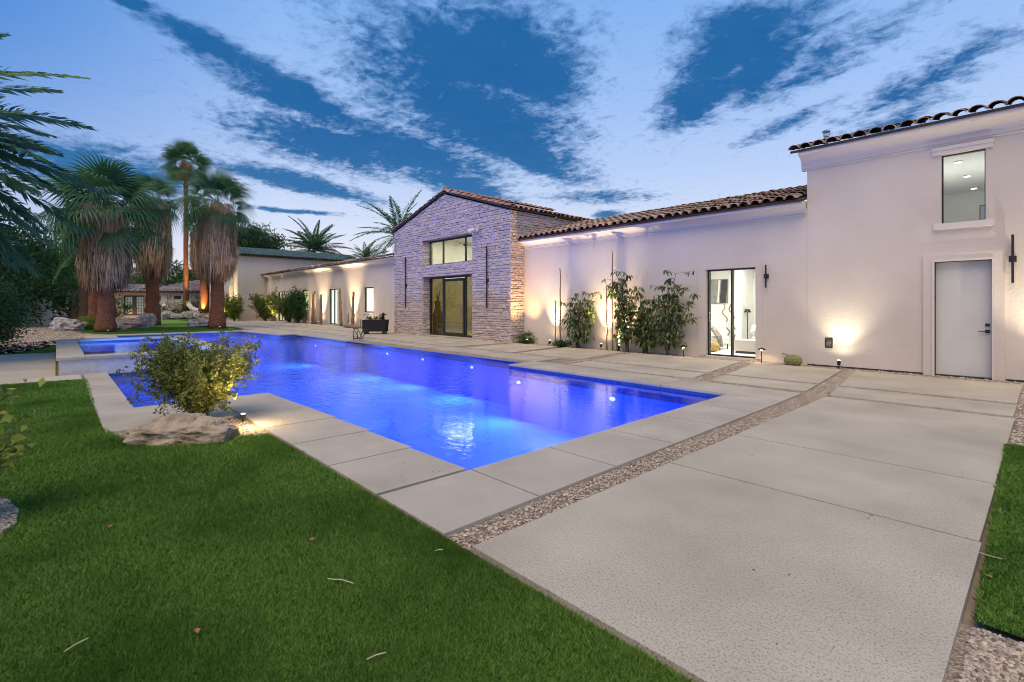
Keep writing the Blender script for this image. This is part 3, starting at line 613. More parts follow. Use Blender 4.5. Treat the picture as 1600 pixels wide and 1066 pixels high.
# flat plaster trim round the sliding door
b = MB(); b.box(-7.14, YW-.03, .03, -6.902, YW+.02, 2.76); b.box(-5.478, YW-.03, .03, -5.31, YW+.02, 2.76); b.box(-6.902, YW-.03, 2.572, -5.478, YW+.02, 2.76); b.build('door_surround', M['stucco'], house)
sl = frame(MB(), -6.9, -5.48, .03, 2.57, YW+.10, .045, .12, mull=(-6.19,)).build('sliding_door', M['dark_metal'], house)
MB().box(-6.85, YW+.15, .08, -6.22, YW+.157, 2.52).build('pane', M['glass'], sl); MB().box(-6.16, YW+.17, .08, -5.53, YW+.177, 2.52).build('pane', M['glass'], sl)
MB().tube([(-6.82, YW+.09, 1.05), (-6.82, YW+.05, 1.05), (-6.82, YW+.05, 1.3), (-6.82, YW+.09, 1.3)], .012, 8).build('handle', M['chrome'], sl)
b = MB()                                         # security camera bracket / small fixtures

# --- stone gable block
YS = 13.45; SX0, SX1, AX = -23.95, -14.68, -19.25; ZE, ZA = 5.42, 6.82
def gz(x): return ZA-(ZA-ZE)/(SX1-AX)*abs(x-AX) if x > AX else ZA-(ZA-5.50)/(AX-SX0)*abs(x-AX)
OPS = [(-21.2, -17.17, 3.50, 4.72), (-21.2, -17.17, -.05, 2.91)]
OPSI = [(-20.56, -17.19, 3.50, 4.72), (-20.56, -17.19, .1, 2.91)]
def clip(poly, a, b_, c):
    """keep a*x+b*y<=c"""
    out = []
    for i in range(len(poly)):
        p, q = poly[i-1], poly[i]; fp, fq = a*p[0]+b_*p[1]-c, a*q[0]+b_*q[1]-c
        if (fp <= 0) != (fq <= 0): t = fp/(fp-fq); out.append((p[0]+(q[0]-p[0])*t, p[1]+(q[1]-p[1])*t))
        if fq <= 0: out.append(q)
    return out
def minus(rect, ops):
    rects = [rect]
    for xa, xb, za, zb in ops:
        new = []
        for (x0, x1, z0, z1) in rects:
            if x1 <= xa or x0 >= xb or z1 <= za or z0 >= zb: new.append((x0, x1, z0, z1)); continue
            if x0 < xa: new.append((x0, xa, z0, z1))
            if x1 > xb: new.append((xb, x1, z0, z1))
            if z0 < za: new.append((max(x0, xa), min(x1, xb), z0, za))
            if z1 > zb: new.append((max(x0, xa), min(x1, xb), zb, z1))
        rects = new
    return rects
def masonry(accm, U0, U1, Z0, Z1, place, ops=(), clips=(), course=(.08, .19)):
    """random ashlar: courses of uneven height, blocks of uneven length, each pillowed and set in or out"""
    z = Z0
    while z < Z1:
        h = random.uniform(*course); z2 = min(z+h, Z1); u = U0-random.random()*.3
        while u < U1:
            l = random.uniform(.12, .46); u2 = u+l; a_, b_ = max(u, U0), min(u2, U1); u = u2
            if b_-a_ < .03: continue
            subs = [(a_, b_, z, z2)]
            if z2-z > .15 and random.random() < .45:
                m1 = z+(z2-z)*random.uniform(.4, .6); subs = [(a_, b_, z, m1), (a_, b_, m1, z2)]
            for sb in subs:
                for (x0, x1, c0, c1) in minus(sb, ops):
                    if x1-x0 < .02 or c1-c0 < .02: continue
                    j = .006; jt = lambda: random.uniform(-.009, .009)
                    poly = [(x0+j, c0+j), (x1-j, c0+j), (x1-j, c1-j), (x0+j, c1-j)]
                    for c in clips: poly = clip(poly, *c) if poly else poly
                    if len(poly) < 3: continue
                    cx = sum(p[0] for p in poly)/len(poly); cz = sum(p[1] for p in poly)/len(poly); d = random.uniform(.008, .05); n_ = len(poly)
                    vb = [place(p[0], p[1], -.02) for p in poly]
                    k = min(.024, .3*min(x1-x0, c1-c0)); vm = []; vf = []
                    for p in poly:
                        vm.append(place(p[0]+jt(), p[1]+jt(), d*.55)); L_ = math.hypot(p[0]-cx, p[1]-cz) or 1; vf.append(place(p[0]+(cx-p[0])/L_*k*1.5+jt(), p[1]+(cz-p[1])/L_*k*1.5+jt(), d+random.uniform(-.008, .008)))
                    V = np.array(vb+vm+vf+[place(cx+jt(), cz+jt(), d+.012)]); F = []
                    for i in range(n_):
                        i2 = (i+1) % n_; F += [(i, i2, n_+i2, n_+i), (n_+i, n_+i2, 2*n_+i2, 2*n_+i), (2*n_+i, 2*n_+i2, 3*n_, 3*n_)]
                    accm.append((V, F))
        z = z2
def stone_obj(blocks, name, parent):
    vs = []; fs = []; T = []
    for V, F in blocks:
        b0 = len(vs); vs += [tuple(v) for v in V]; t = random.random()
        for f in F:
            g = []; [g.append(i+b0) for i in f if i+b0 not in g]; fs.append(tuple(g)); T.append(t)
    me = bpy.data.meshes.new(name); me.from_pydata(vs, [], fs); at = me.attributes.new('tint', 'FLOAT', 'FACE'); at.data.foreach_set('value', T); me.update()
    return link(name, me, M['stone'], parent)
k1 = (ZA-ZE)/(SX1-AX); k2 = (ZA-5.50)/(AX-SX0)
bl = []; masonry(bl, SX0, SX1, -.04, 6.9, lambda u, z, d: (u, YS-d, z), OPS, [(k1, 1, ZA-.07+k1*AX), (-k2, 1, ZA-.07-k2*AX)])
sw = stone_obj(bl, 'stone_front', house)
bl = []; masonry(bl, YS-.02, 14.2, -.04, 3.95, lambda u, z, d: (SX1+d, u, z)); masonry(bl, YS-.02, 21.5, 3.95, ZE-.05, lambda u, z, d: (SX1+d, u, z))
stone_obj(bl, 'stone_side', house); bl = []
# reveals of the recessed glazing
masonry(bl, YS, YS+.62, -.04, 2.91, lambda u, z, d: (-21.2+d, u, z)); stone_obj(bl, 'stone_reveal', house); bl = []; masonry(bl, YS, YS+.62, 3.5, 4.72, lambda u, z, d: (-21.2+d, u, z))
stone_obj(bl, 'stone_reveal', house)
bk = wall_open(MB(), SX0+.02, SX1-.02, -.05, 5.38, YS+.012, .62, [(-21.21, -17.16, 3.49, 4.73), (-21.21, -17.16, -.05, 2.92)])
bk.add([(SX0+.02, YS+.012, 5.38), (SX1-.02, YS+.012, 5.38), (AX, YS+.012, ZA-.08), (SX0+.02, 21.5, 5.38), (SX1-.02, 21.5, 5.38), (AX, 21.5, ZA-.08)], [(0, 1, 2), (3, 5, 4)])
bk.add([(SX1-.02, YS+.62, -.05), (SX1-.02, 21.5, -.05), (SX1-.02, 21.5, 5.38), (SX1-.02, YS+.62, 5.38)], [(0, 1, 2, 3)])
bk.build('gable_core', M['mortar'], house)
a = MB()
e1 = SX1+.16; ez1 = ZA+.06-k1*(e1-AX); e0 = SX0-.16; ez0 = ZA+.06-k2*(AX-e0)
roof_plane(a, (AX, YS-.10, ZA+.06), (e1, YS-.10, ez1), (e1, 21.6, ez1), (AX, 21.6, ZA+.06)); roof_plane(a, (AX, YS-.10, ZA+.06), (e0, YS-.10, ez0), (e0, 21.6, ez0), (AX, 21.6, ZA+.06))
gr = a.build('gable_roof', M['felt'], house)
a = Acc()
tiles((e1, YS+.16, ez1+.0), (0, 1, 0), (-1, 0, k1), 28, 2, .285, .38, .13, a, .05)
# rake tiles run down both verges, ridge tiles run back
nr = 13
for k in range(nr):
    x = e1-(k)*.37; tiles((x, YS-.02, ZA+.09-k1*(x-AX)), (0, 1, 0), (-1, 0, k1), 1, 1, .3, .37, .14, a, .06)
for k in range(12):
    x = e0+(k)*.40; tiles((x, YS-.02, ZA+.07-k2*(AX-x)), (0, 1, 0), (1, 0, k2), 1, 1, .3, .40, .12, a, .05)
for k in range(20): tiles((AX, YS-.05+k*.38, ZA+.12), (1, 0, 0), (0, 1, 0), 1, 1, .3, .38, .14, a, .05)
a.build('gable_tiles', M['tile_warm'], gr)
YG = YS+.42
uw = frame(MB(), -21.19, -17.18, 3.50, 4.72, YG, .07, .08, mull=(-20.02, -18.22)).build('upper_window', M['dark_metal'], house)
MB().box(-21.12, YG+.04, 3.56, -17.24, YG+.046, 4.66).build('pane', M['glass'], uw)
gd = frame(MB(), -21.19, -17.18, .06, 2.91, YG, .08, .09, mull=(-20.02, -18.22)).build('glass_entry', M['dark_metal'], house)
MB().box(-21.11, YG+.04, .13, -20.07, YG+.046, 2.83).build('pane', M['dark_glass'], gd); MB().box(-18.17, YG+.04, .13, -17.26, YG+.046, 2.83).build('pane', M['dark_glass'], gd)
dd = frame(MB(), -19.97, -18.27, .10, 2.80, YG-.02, .13, .05).build('glass_door', M['dark_metal'], gd); MB().box(-19.85, YG, .22, -18.39, YG+.006, 2.68).build('pane', M['dark_glass'], dd)
MB().tube([(-18.5, YG-.03, .9), (-18.5, YG-.09, .9), (-18.5, YG-.09, 1.7), (-18.5, YG-.03, 1.7)], .016, 8).build('handle', M['chrome'], dd)
MB().box(-21.2, YS+.02, -.05, -17.17, YG+.1, .05).build('door_step', M['coping'], house)

# --- left wing
YL = 16.2; XL0, XL1 = -55.5, -23.97
LO = [(-33.25, -31.75, 1.03, 2.82), (-39.4, -37.75, .0, 2.85), (-45.5, -43.75, 1.05, 2.86), (-51.9, -50.1, .0, 2.9)]
lw = wall_open(MB(), XL0, XL1, -.05, 4.4, YL, .3, LO); lft = lw.build('left_wall', M['stucco'], house)
cornice(MB(), XL0, XL1, YL, 4.25, 4.66, .45).build('cornice', M['trim'], lft)
a = Acc(); tiles((XL0, YL-.52, 4.70), (1, 0, 0), (0, 1, .21), 99, 7, .32, .42, .15, a, .05); a.build('left_roof_tiles', M['tile'], house)
a = MB(); roof_plane(a, (XL0, YL-.5, 4.68), (XL1, YL-.5, 4.68), (XL1, 19.6, 5.4), (XL0, 19.6, 5.4)); a.build('left_roof', M['felt'], house)
for i, (xa, xb, za, zb) in enumerate(LO):
    dr = za < .5
    f_ = frame(MB(), xa, xb, max(za, .02), zb, YL+.10, .07, .08, mull=((xa+xb)/2,) if dr else ()).build('narrow_door' if dr else 'window', M['dark_metal'], house)
    MB().box(xa+.07, YL+.14, max(za, .02)+.07, xb-.07, YL+.146, zb-.07).build('pane', M['glass'], f_)
    MB().box(xa+.02, YL+.24, max(za, .02), xb-.02, YL+.25, zb).build('blind', M['blind' if i < 2 else 'blind_green'], f_)
    if not dr:
        b = MB(); b.box(xa-.1, YL-.05, za-.10, xb+.1, YL+.1, za-.004); b.build('window_sill', M['trim'], house)
# --- tall block at the far end
XB = -55.6
b = MB(); b.add([(XB, 13.5, -.05), (XB, 27, -.05), (XB, 27, 6.6), (XB, 13.5, 6.6), (-68, 13.5, -.05), (-68, 13.5, 6.6), (-68, 27, -.05), (-68, 27, 6.6)], [(0, 1, 2, 3), (4, 0, 3, 5), (1, 6, 7, 2)])
tb = b.build('far_block_wall', M['stucco'], house)
a = Acc(); tiles((XB+.38, 13.3, 6.68), (0, 1, 0), (-1, 0, .30), 34, 7, .40, .48, .19, a, .06); a.build('far_block_tiles', M['tile_blue'], house)
a = MB(); roof_plane(a, (XB+.4, 13.1, 6.65), (XB+.4, 27, 6.65), (-59.5, 27, 7.9), (-59.5, 13.1, 7.9)); roof_plane(a, (-59.5, 13.1, 7.9), (-59.5, 27, 7.9), (-69, 27, 6.0), (-69, 13.1, 6.0)); a.build('far_block_roof', M['felt'], house)
b = MB(); b.box(-57.7, 13.2, 0, -57.1, 13.49, 3.6); b.box(-57.6, 13.25, 3.6, -57.2, 13.49, 6.2); b.build('downspout_pilaster', M['trim'], house)

# --- rooms behind the glass
def room(name, x0, x1, y0, y1, z0, z1, m, floor=None):
    b = MB(); b.add([(x0, y0, z0), (x1, y0, z0), (x1, y1, z0), (x0, y1, z0), (x0, y0, z1), (x1, y0, z1), (x1, y1, z1), (x0, y1, z1)], [(4, 5, 6, 7), (1, 2, 6, 5), (2, 3, 7, 6), (3, 0, 4, 7)])
    o = b.build(name, m, house); MB().add([(x0, y0, z0), (x1, y0, z0), (x1, y1, z0), (x0, y1, z0)], [(0, 1, 2, 3)]).build('room_floor', floor or m, house); return o
room('bedroom_walls', -10.5, -4.9, 14.5, 18.3, .02, 2.9, M['white_room'], M['linen'])
lamp('bedroom_lamp', 'AREA', (-7.4, 16.3, 2.86), 140, (1, .95, .84), (0, 0, -1), (2.5, 1.6))
room('stair_walls', -4.15, 1.2, 14.55, 21.5, 2.95, 5.13, M['white_room'])
lamp('upper_fill', 'AREA', (-1.8, 17.5, 3.05), 42, (1, .96, .88), (0, 0, 1), (2.5, 1.4))  # unseen upward area lamp added to light the room beside the downlights
room('hall_walls', -23.5, -14.9, 14.15, 19.5, .05, 5.3, M['cream_room'])
lamp('hall_lamp', 'AREA', (-19, 16.4, 5.2), 260, (1, .93, .78), (0, 0, -1), (7, 4))
def down(x, y, z):
    t = thing('downlight', None, 'ceiling light', (x, y, z), 0, 'ceiling downlights inside the tall upstairs window')
    MB().lathe([(.085, -.012), (.085, 0)], 0, 0, 18).build('trim_ring', M['white_room'], t); MB().lathe([(.066, -.018), (.066, -.0125)], 0, 0, 18).build('lens', M['bulb_white'], t); return t

# ------------------------------------------------------------------ vegetation builders
def fan_leaf(pet, rad, nseg=22, spread=PI*1.25, droop=.35, width=.05):
    """one fan leaf lying along +x, returns V,F"""
    V = [(0, -.02, 0), (0, .02, 0), (pet, .015, 0), (pet, -.015, 0)]; F = [(0, 1, 2, 3)]
    for i in range(nseg):
        a = -spread/2+spread*(i+.5)/nseg; l = rad*(.78+.22*math.cos(a*.7))*(.93+.14*rng.random()); d = np.array([math.cos(a), math.sin(a), 0]); s = np.array([-d[1], d[0], 0]); fold = .02*(-1)**i
        b = len(V)
        for r, w, z in ((.06, .010, 0), (.52, width*.55, .03+fold), (.82, width*.33, -droop*.30*rad), (1.0, .004, -droop*rad*(.8+.5*rng.random()))):
            c = np.array([pet, 0, 0])+d*l*r+np.array([0, 0, z]); V += [c-s*w, c+s*w]
        for k in range(3): F.append((b+2*k, b+2*k+1, b+2*k+3, b+2*k+2))
    V = np.array([tuple(v) for v in V]); V[:, 2] -= .10*V[:, 0]**2/(pet+rad); return V, np.array(F)
def feather(L, nl=46, ll=.42, droop=.35, w=.022, up=.35):
    s = np.linspace(0, 1, 14); rx = L*s*(1-.12*s*droop); rz = -droop*L*s**2.2; V = []; F = []
    for i in range(14): wv = .022*(1-s[i])+.004; V += [(rx[i], -wv, rz[i]), (rx[i], wv, rz[i])]
    for i in range(13): F.append((2*i, 2*i+1, 2*i+3, 2*i+2))
    V = [np.array(V)]; F = [np.array(F)]; nv = 28
    t = np.repeat(np.linspace(.10, .995, nl), 2)+.006*rng.normal(size=2*nl); sd_ = np.tile([-1, 1], nl); n_ = 2*nl
    cx = np.interp(t, s, rx); cz = np.interp(t, s, rz); sl = np.gradient(rz, rx); tz = np.interp(t, s, sl)
    ln = ll*np.clip(np.sin(PI*(.12+.80*t)), .2, 1)*(.85+.3*rng.random(n_)); fwd = .45+.75*t**2+.1*rng.normal(size=n_); lift = up*(1-t*.5)+.15*rng.normal(size=n_)
    d = np.stack([fwd, sd_*1.0, lift+tz*fwd], 1); d /= np.linalg.norm(d, axis=1)[:, None]
    c = np.stack([cx, 0*cx, cz], 1); side = np.cross(d, np.array([0, 0, 1.])); side /= np.linalg.norm(side, axis=1)[:, None]
    m_ = c+d*ln[:, None]*.45; tip = c+d*ln[:, None]; tip[:, 2] -= ln*.22
    V.append(np.stack([c, m_-side*w, tip, m_+side*w], 1).reshape(-1, 3)); F.append(np.arange(4*n_).reshape(-1, 4)+nv)
    return np.concatenate(V), np.concatenate(F)
def trunk_mesh(name, pts, rad, m, parent, seg=14, rough=.05):
    mb = MB(); mb.tube(pts, rad, seg); o = mb.build(name, m, parent, smooth=True); v = np.empty(len(o.data.vertices)*3, np.float32); o.data.vertices.foreach_get('co', v); v = v.reshape(-1, 3); v[:, :2] += rng.normal(size=(len(v), 2))*rough*np.mean(rad); o.data.vertices.foreach_set('co', v.ravel()); return o
def trunk_path(h, lean=(0, 0), n=14, bend=.0):
    return [(lean[0]*(k/n)**1.3, lean[1]*(k/n)**1.3, h*k/n) for k in range(n+1)]
def fan_palm(label, loc, h, trunk_r, crown_r, skirt_bot, skirt_r, nleaf=46, group=None, lean=(0, 0), seed=1, droopy=1.0):
    global rng; keep = rng; rng = np.random.default_rng(seed)
    t = thing('fan_palm', label, 'palm tree', loc, 0, group)
    n = 26; pts = trunk_path(h, lean, n); rad = [trunk_r*(1.30-.30*min(1, k/4)) * (1-.25*k/n)*(1+.03*(k % 2)) for k in range(n+1)]
    trunk_mesh('trunk', pts, rad, M['palm_trunk'], t)
    top = np.array([lean[0], lean[1], h]); a = Acc()
    for i in range(nleaf):
        f = i/nleaf; el = R(84)-f*R(112)*droopy+rng.normal()*.12; az = i*2.399+rng.normal()*.25; pet = crown_r*(.50+.16*rng.random()); rad_ = crown_r*(.42+.10*rng.random())
        V, F = fan_leaf(pet, rad_, 24, PI*1.3, .35+.45*f+.2*rng.random(), .07*crown_r/2.2)
        V = V@rotm(az, el, rng.normal()*.35).T+top+np.array([0, 0, -.35*f*crown_r*.6]); a.add(V, F, rng.random()*(1-.4*f))
    a.build('crown', M['palm_green'], t)
    a = Acc(); hs = h-skirt_bot; ns = int(1500+900*hs*skirt_r/1.5)
    f = rng.random(ns)**.9; cl = rng.integers(0, 90, ns); caz = rng.random(90)*2*PI; coff = rng.random(90)
    az = caz[cl]+rng.normal(size=ns)*.10; z = skirt_bot+.35+hs*(.75*f+.25*coff[cl])*.96+.1*rng.normal(size=ns)
    ff = (z-skirt_bot)/hs; prof = np.clip(.50+.50*np.clip(ff/.35, 0, 1)-.22*np.clip(ff-.5, 0, 1), .2, 1)*(.80+.28*coff[(cl*7) % 90])*(.85+.2*rng.random(ns)); rr = skirt_r*prof
    L_ = (.55+.7*rng.random(ns))*min(1.3, hs*.3); L_ = np.minimum(L_, z-skirt_bot+.25*rng.random(ns)+.1); w_ = .014+.018*rng.random(ns)
    ca, sa = np.cos(az), np.sin(az); rin = rr*.72; base = np.stack([ca*rin, sa*rin, z+.12], 1); m1 = np.stack([ca*rr, sa*rr, z-.25*L_], 1); tip = np.stack([ca*rr*(.97-.06*rng.random(ns)), sa*rr*(.97-.06*rng.random(ns)), z-L_], 1)+rng.normal(size=(ns, 3))*np.array([.08, .08, .10])
    off = np.array([lean[0]*.6, lean[1]*.6, 0]); sv = np.stack([-sa, ca, .3*rng.normal(size=ns)], 1)*w_[:, None]
    V = np.stack([base-sv*.6, base+sv*.6, m1+sv, m1-sv, tip+sv*.25, tip-sv*.25], 1).reshape(-1, 3)+off; k = 6*np.arange(ns)[:, None]
    F = np.concatenate([k+np.array([[0, 1, 2, 3]]), k+np.array([[3, 2, 4, 5]])]); tn = np.clip(.65*coff[cl]+.35*rng.random(ns), 0, 1); a.add(V, F, np.concatenate([tn, tn]))
    for i in range(26):
        az_ = rng.random()*2*PI; zz = skirt_bot+.6+(hs-.5)*rng.random(); r0 = skirt_r*(.55+.25*min(1, (zz-skirt_bot)/hs/.35)); V, F = fan_leaf(.35, .55+.3*rng.random(), 15, PI*(.5+.5*rng.random()), .25, .04)
        V = V@rotm(az_, R(-62)-R(20)*rng.random(), rng.normal()*.7).T+np.array([lean[0]*.6+math.cos(az_)*r0, lean[1]*.6+math.sin(az_)*r0, zz+.3]); a.add(V, F, .35+.65*rng.random())
    mbh = MB(); K = 8; mbh.tube([(off[0], off[1], skirt_bot+.3+max(.2, hs-2.0)*k/K) for k in range(K+1)], [min(skirt_r, hs*.5)*(.42+.30*min(1, k/K/.35))*(1-.6*max(0, k/K-.6)/.4) for k in range(K+1)], 18)
    hv = np.array(mbh.v); 
    for f_ in mbh.f:
        if len(f_) == 4: a.add(hv[list(f_)], np.array([[0, 1, 2, 3]]), .15)
    a.build('dead_leaf_skirt', M['palm_dead'], t)
    rng = keep; return t
def feather_palm(label, loc, h, L, n=30, trunk_r=.22, seed=1, els=(80, -25), group=None, ll=.45, m='palm_green', az0=None, trunk=True, droop=.4):
    global rng; keep = rng; rng = np.random.default_rng(seed)
    t = thing('date_palm', label, 'palm tree', loc, 0, group)
    if trunk: trunk_mesh('trunk', trunk_path(h, n=20), [trunk_r*(1.15-.2*k/20)*(1+.08*(k % 2)) for k in range(21)], M['bark'], t)
    a = Acc()
    for i in range(n):
        f = i/n; el = R(els[0]-(els[0]-els[1])*f)+rng.normal()*.08; az = i*2.399+rng.normal()*.2 if az0 is None else az0[0]+(az0[1]-az0[0])*rng.random()
        V, F = feather(L*(.8+.3*rng.random()), 74 if L > 4.2 else 52, ll*(.85+.3*rng.random()), droop*(.7+.6*rng.random()), .02*L/3+(.014 if L > 4.3 else .006)); a.add(V@rotm(az, el, rng.normal()*.4).T+np.array([0, 0, h]), F, rng.random())
    a.build('crown', M[m], t); rng = keep; return t
def limb_tree(label, loc, h, cr, cz, n, leaf, m, name='leafy_tree', cat='tree', seed=1, clumps=46, group=None, trunk_r=.18, spread=.62, squash=.8):
    global rng; keep = rng; rng = np.random.default_rng(seed)
    t = thing(name, label, cat, loc, 0, group); C = []
    for k in range(clumps):
        d = rng.normal(size=3); d /= np.linalg.norm(d); r_ = cr*(.35+.65*rng.random()**.5); c = d*r_; c[2] *= squash; c[2] += cz; c[2] = max(c[2], .25*cr*.5); C.append(c)
    mb = MB(); mb.tube([(0, 0, 0), (0.03, .02, cz*.4), (0, .05, cz*.75)], [trunk_r, trunk_r*.8, trunk_r*.6], 8)
    for c in C[::3]: mb.tube([(0, 0, cz*.35), tuple(np.array([c[0]*.4, c[1]*.4, cz*.55+.4*(c[2]-cz*.5)])), tuple(c)], [trunk_r*.5, trunk_r*.25, trunk_r*.07], 5)
    mb.build('trunk', M['bark'], t, smooth=True)
    P = []; T = []
    for c in C:
        k = max(6, int(n/clumps*(.5+rng.random()))); s = cr*.22*(.7+.7*rng.random()); P.append(c+rng.normal(size=(k, 3))*s*np.array([1, 1, spread])); T.append(np.clip(rng.random()*.6+.45*rng.random(k), 0, 1))
    P = np.concatenate(P); P[:, 2] = np.maximum(P[:, 2], .03); V, F = leaf_quads(P, leaf); np_mesh('crown', V, F, M[m], t, tint=np.concatenate(T)); rng = keep; return t
def stem_bush(name, label, cat, loc, ns, h, spread, leaf, m, nl=60, seed=1, arch=.5, group=None, asp=.45, stem_m='bark', lean=(0, 0), sr=.008, hang=.0, split=2):
    """arching branches rising from one root, leaves along them"""
    global rng; keep = rng; rng = np.random.default_rng(seed)
    t = thing(name, label, cat, loc, 0, group); mb = MB(); P = []
    for i in range(ns):
        az = rng.random()*2*PI; L = h*(.55+.6*rng.random()); out = spread*(.2+.95*rng.random()**.7)
        p = np.array([rng.normal()*.05, rng.normal()*.05, 0.]); path = [p.copy()]; K = 8
        for k in range(1, K+1):
            s = k/K; q = np.array([math.cos(az)*out*s**1.2+lean[0]*s, math.sin(az)*out*s**1.2+lean[1]*s, L*(s-arch*.5*s**2.4)]); q += rng.normal(size=3)*.02*h; path.append(q)
        mb.tube([tuple(x) for x in path], [sr*(1-.8*k/K) for k in range(K+1)], 4); path = np.array(path)
        for j in range(split):
            k = rng.integers(3, K); d = rng.normal(size=3); d[2] += .3; d /= np.linalg.norm(d); e = path[k]+d*h*.22; mb.tube([tuple(path[k]), tuple(e)], [sr*.5, sr*.2], 3)
            P.append(path[k]+(e-path[k])*rng.random((nl//4, 1))+rng.normal(size=(nl//4, 3))*leaf*.5)
        s = (.18+.82*rng.random(nl))*K; k = np.minimum(s.astype(int), K-1); P.append(path[k]+(path[k+1]-path[k])*(s-k)[:, None]+rng.normal(size=(nl, 3))*leaf*.6)
    mb.build('branches', M[stem_m], t); P = np.concatenate(P); P[:, 2] = np.maximum(P[:, 2], .02)
    V, F = leaf_quads(P, leaf, asp, .2, hang); np_mesh('foliage', V, F, M[m], t, tint=rng.random(len(P))); rng = keep; return t
def boulder(label, loc, size, m, seed=0, rz=0, group=None, sub=4, amp=.35):
    from mathutils import noise
    import bmesh
    bm = bmesh.new(); bmesh.ops.create_icosphere(bm, subdivisions=sub, radius=1); o_ = Vector((seed*7.3, seed*3.1, seed*1.7))
    for v in bm.verts:
        p = v.co.copy(); d = amp*noise.fractal(p*.9+o_, .8, 2.0, 3)+.09*noise.fractal(p*3.5+o_, .7, 2.2, 5)+.10*noise.cell(p*1.6+o_)
        q = p*(1+d); q.x = max(min(q.x, .96), -.96)
        v.co = Vector((q.x*size[0], q.y*size[1], (max(q.z, -.55)+.5)*size[2]*.68))
    me = bpy.data.meshes.new('boulder'); bm.to_mesh(me); bm.free(); me.polygons.foreach_set('use_smooth', [len(me.polygons) > 2000]*len(me.polygons))
    o = link('boulder', me, M[m]); o.location = (loc[0], loc[1], loc[2]-.03); o.rotation_euler = (0, 0, rz); return dsc(o, label, 'boulder', group)

# ------------------------------------------------------------------ palms
A_ = G(165.5, 29.1); fan_palm('nearest fan palm at left, thick grey skirt of dead leaves, wide drooping crown', A_, 7.25, .42, 3.0, 2.6, 1.2, 44, 'fan palms by the pool', seed=3)
fan_palm('fan palm half hidden behind the nearest left fan palm, bare reddish trunk', G(150, 32.5), 6.9, .40, 2.4, 2.9, 1.0, 32, 'fan palms by the pool', seed=13, lean=(-.5, 0))
fan_palm('middle fan palm with a tapering brown skirt behind the white boulder', G(238, 38.6), 9.7, .46, 2.15, 3.7, 1.25, 36, 'fan palms by the pool', seed=5)
fan_palm('fan palm nearest the pool corner with a long hanging skirt and stout trunk', G(339.5, 33.1), 8.35, .42, 2.3, 3.3, 1.15, 36, 'fan palms by the pool', seed=8)
fan_palm('tall slender fan palm with small high crown and yellow lit trunk', G(290.5, 62, .88), 18.4, .30, 3.0, 16.6, .7, 40, seed=9)
fan_palm('fan palm standing behind the pool corner palm, trunk lit yellow on one side', G(320, 60, .8), 10.5, .55, 2.4, 4.2, 1.5, 34, seed=21)
feather_palm('date palm with scaly trunk behind the two left fan palms', G(139, 36), 6.0, 3.4, 34, .50, 4, (70, -35), ll=.5)
feather_palm('large date palm arching into the upper left of the view', G(-225, 12.5), 5.8, 4.5, 120, .25, 31, (70, -50), ll=.72, droop=.42)
feather_palm('low date palm in front of the dark trees at left', G(118, 46), 3.0, 3.0, 26, .25, 6, (70, -10), ll=.45)
feather_palm('spreading date palm crown above the left wing roof', G(490, 62), 8.4, 4.4, 40, .3, 7, (80, -12), ll=.6)
feather_palm('tall date palm rising behind the left slope of the stone gable', G(624, 46), 7.9, 4.2, 38, .3, 8, (82, -30), ll=.6)
feather_palm('short date palm showing above the roof left of the stone gable', G(572, 52), 6.3, 2.3, 26, .2, 9, (75, 0), ll=.4)
# ------------------------------------------------------------------ trees
limb_tree('tall dark evergreen at the left edge behind the garden pillar', G(20, 46), 9, 5.0, 4.6, 15300, 0.35, 'leaf_dark', seed=41, clumps=70)
limb_tree('dark bushy tree between the pillar and the fan palms', G(88, 62), 8, 4.8, 4.4, 13600, 0.38, 'leaf_dark', seed=42, clumps=60)
limb_tree('dark tree far left leaning in beyond the big shrub', G(-60, 34), 8, 4.6, 4.2, 13600, 0.32, 'leaf_dark', seed=43, clumps=60)
limb_tree('round dark tree rising behind the tall far block', G(392, 84), 14, 4.6, 11.0, 15000, .42, 'leaf_dark', seed=44, clumps=60)
limb_tree('wide green tree behind the guest house roof ridge', G(262, 92), 9, 4.8, 5.2, 10000, .45, 'leaf_mid', seed=45, clumps=50)
limb_tree('feathery tree behind the guest house beside the tall block', G(318, 96), 9, 4.8, 5.0, 10000, .45, 'leaf_dark', seed=46, clumps=50)
limb_tree('low tree behind the guest house roof at its left end', G(205, 90), 8, 4.6, 4.2, 5000, .38, 'leaf_mid', seed=47, clumps=44)
limb_tree('broad leafy shrub at the left edge beyond the path', G(-34, 16.5), 3, 1.05, 1.25, 12000, .10, 'leaf_mid', 'leafy_shrub', 'shrub', seed=48, clumps=60, trunk_r=.05, squash=1.1)
limb_tree('yellow green mound shrub between grey boulder and fan palm', G(135, 31.3), 1, .75, .42, 3500, .07, 'leaf_bright', 'mound_shrub', 'shrub', seed=49, clumps=30, trunk_r=.03, squash=.6)
limb_tree('dark round shrub left of the guest house french doors', G(180, 58, .1), 3, 1.5, 1.3, 2500, .16, 'leaf_dark', 'round_shrub', 'shrub', seed=50, clumps=24, trunk_r=.05)
limb_tree('grey green desert shrub left of the tall slender palm', G(272, 61, .5), 2, 1.6, .9, 2500, .15, 'leaf_mid', 'desert_shrub', 'shrub', seed=51, clumps=26, trunk_r=.05)
limb_tree('grey green desert shrub right of the white lounge chair', G(309, 63, .6), 2, 1.6, 1.0, 2500, .15, 'leaf_dark', 'desert_shrub', 'shrub', seed=52, clumps=26, trunk_r=.05)
limb_tree('grey green desert shrub behind the putting flag', G(247, 60, .3), 2, 1.0, .7, 1500, .14, 'leaf_mid', 'desert_shrub', 'shrub', seed=53, clumps=20, trunk_r=.05)
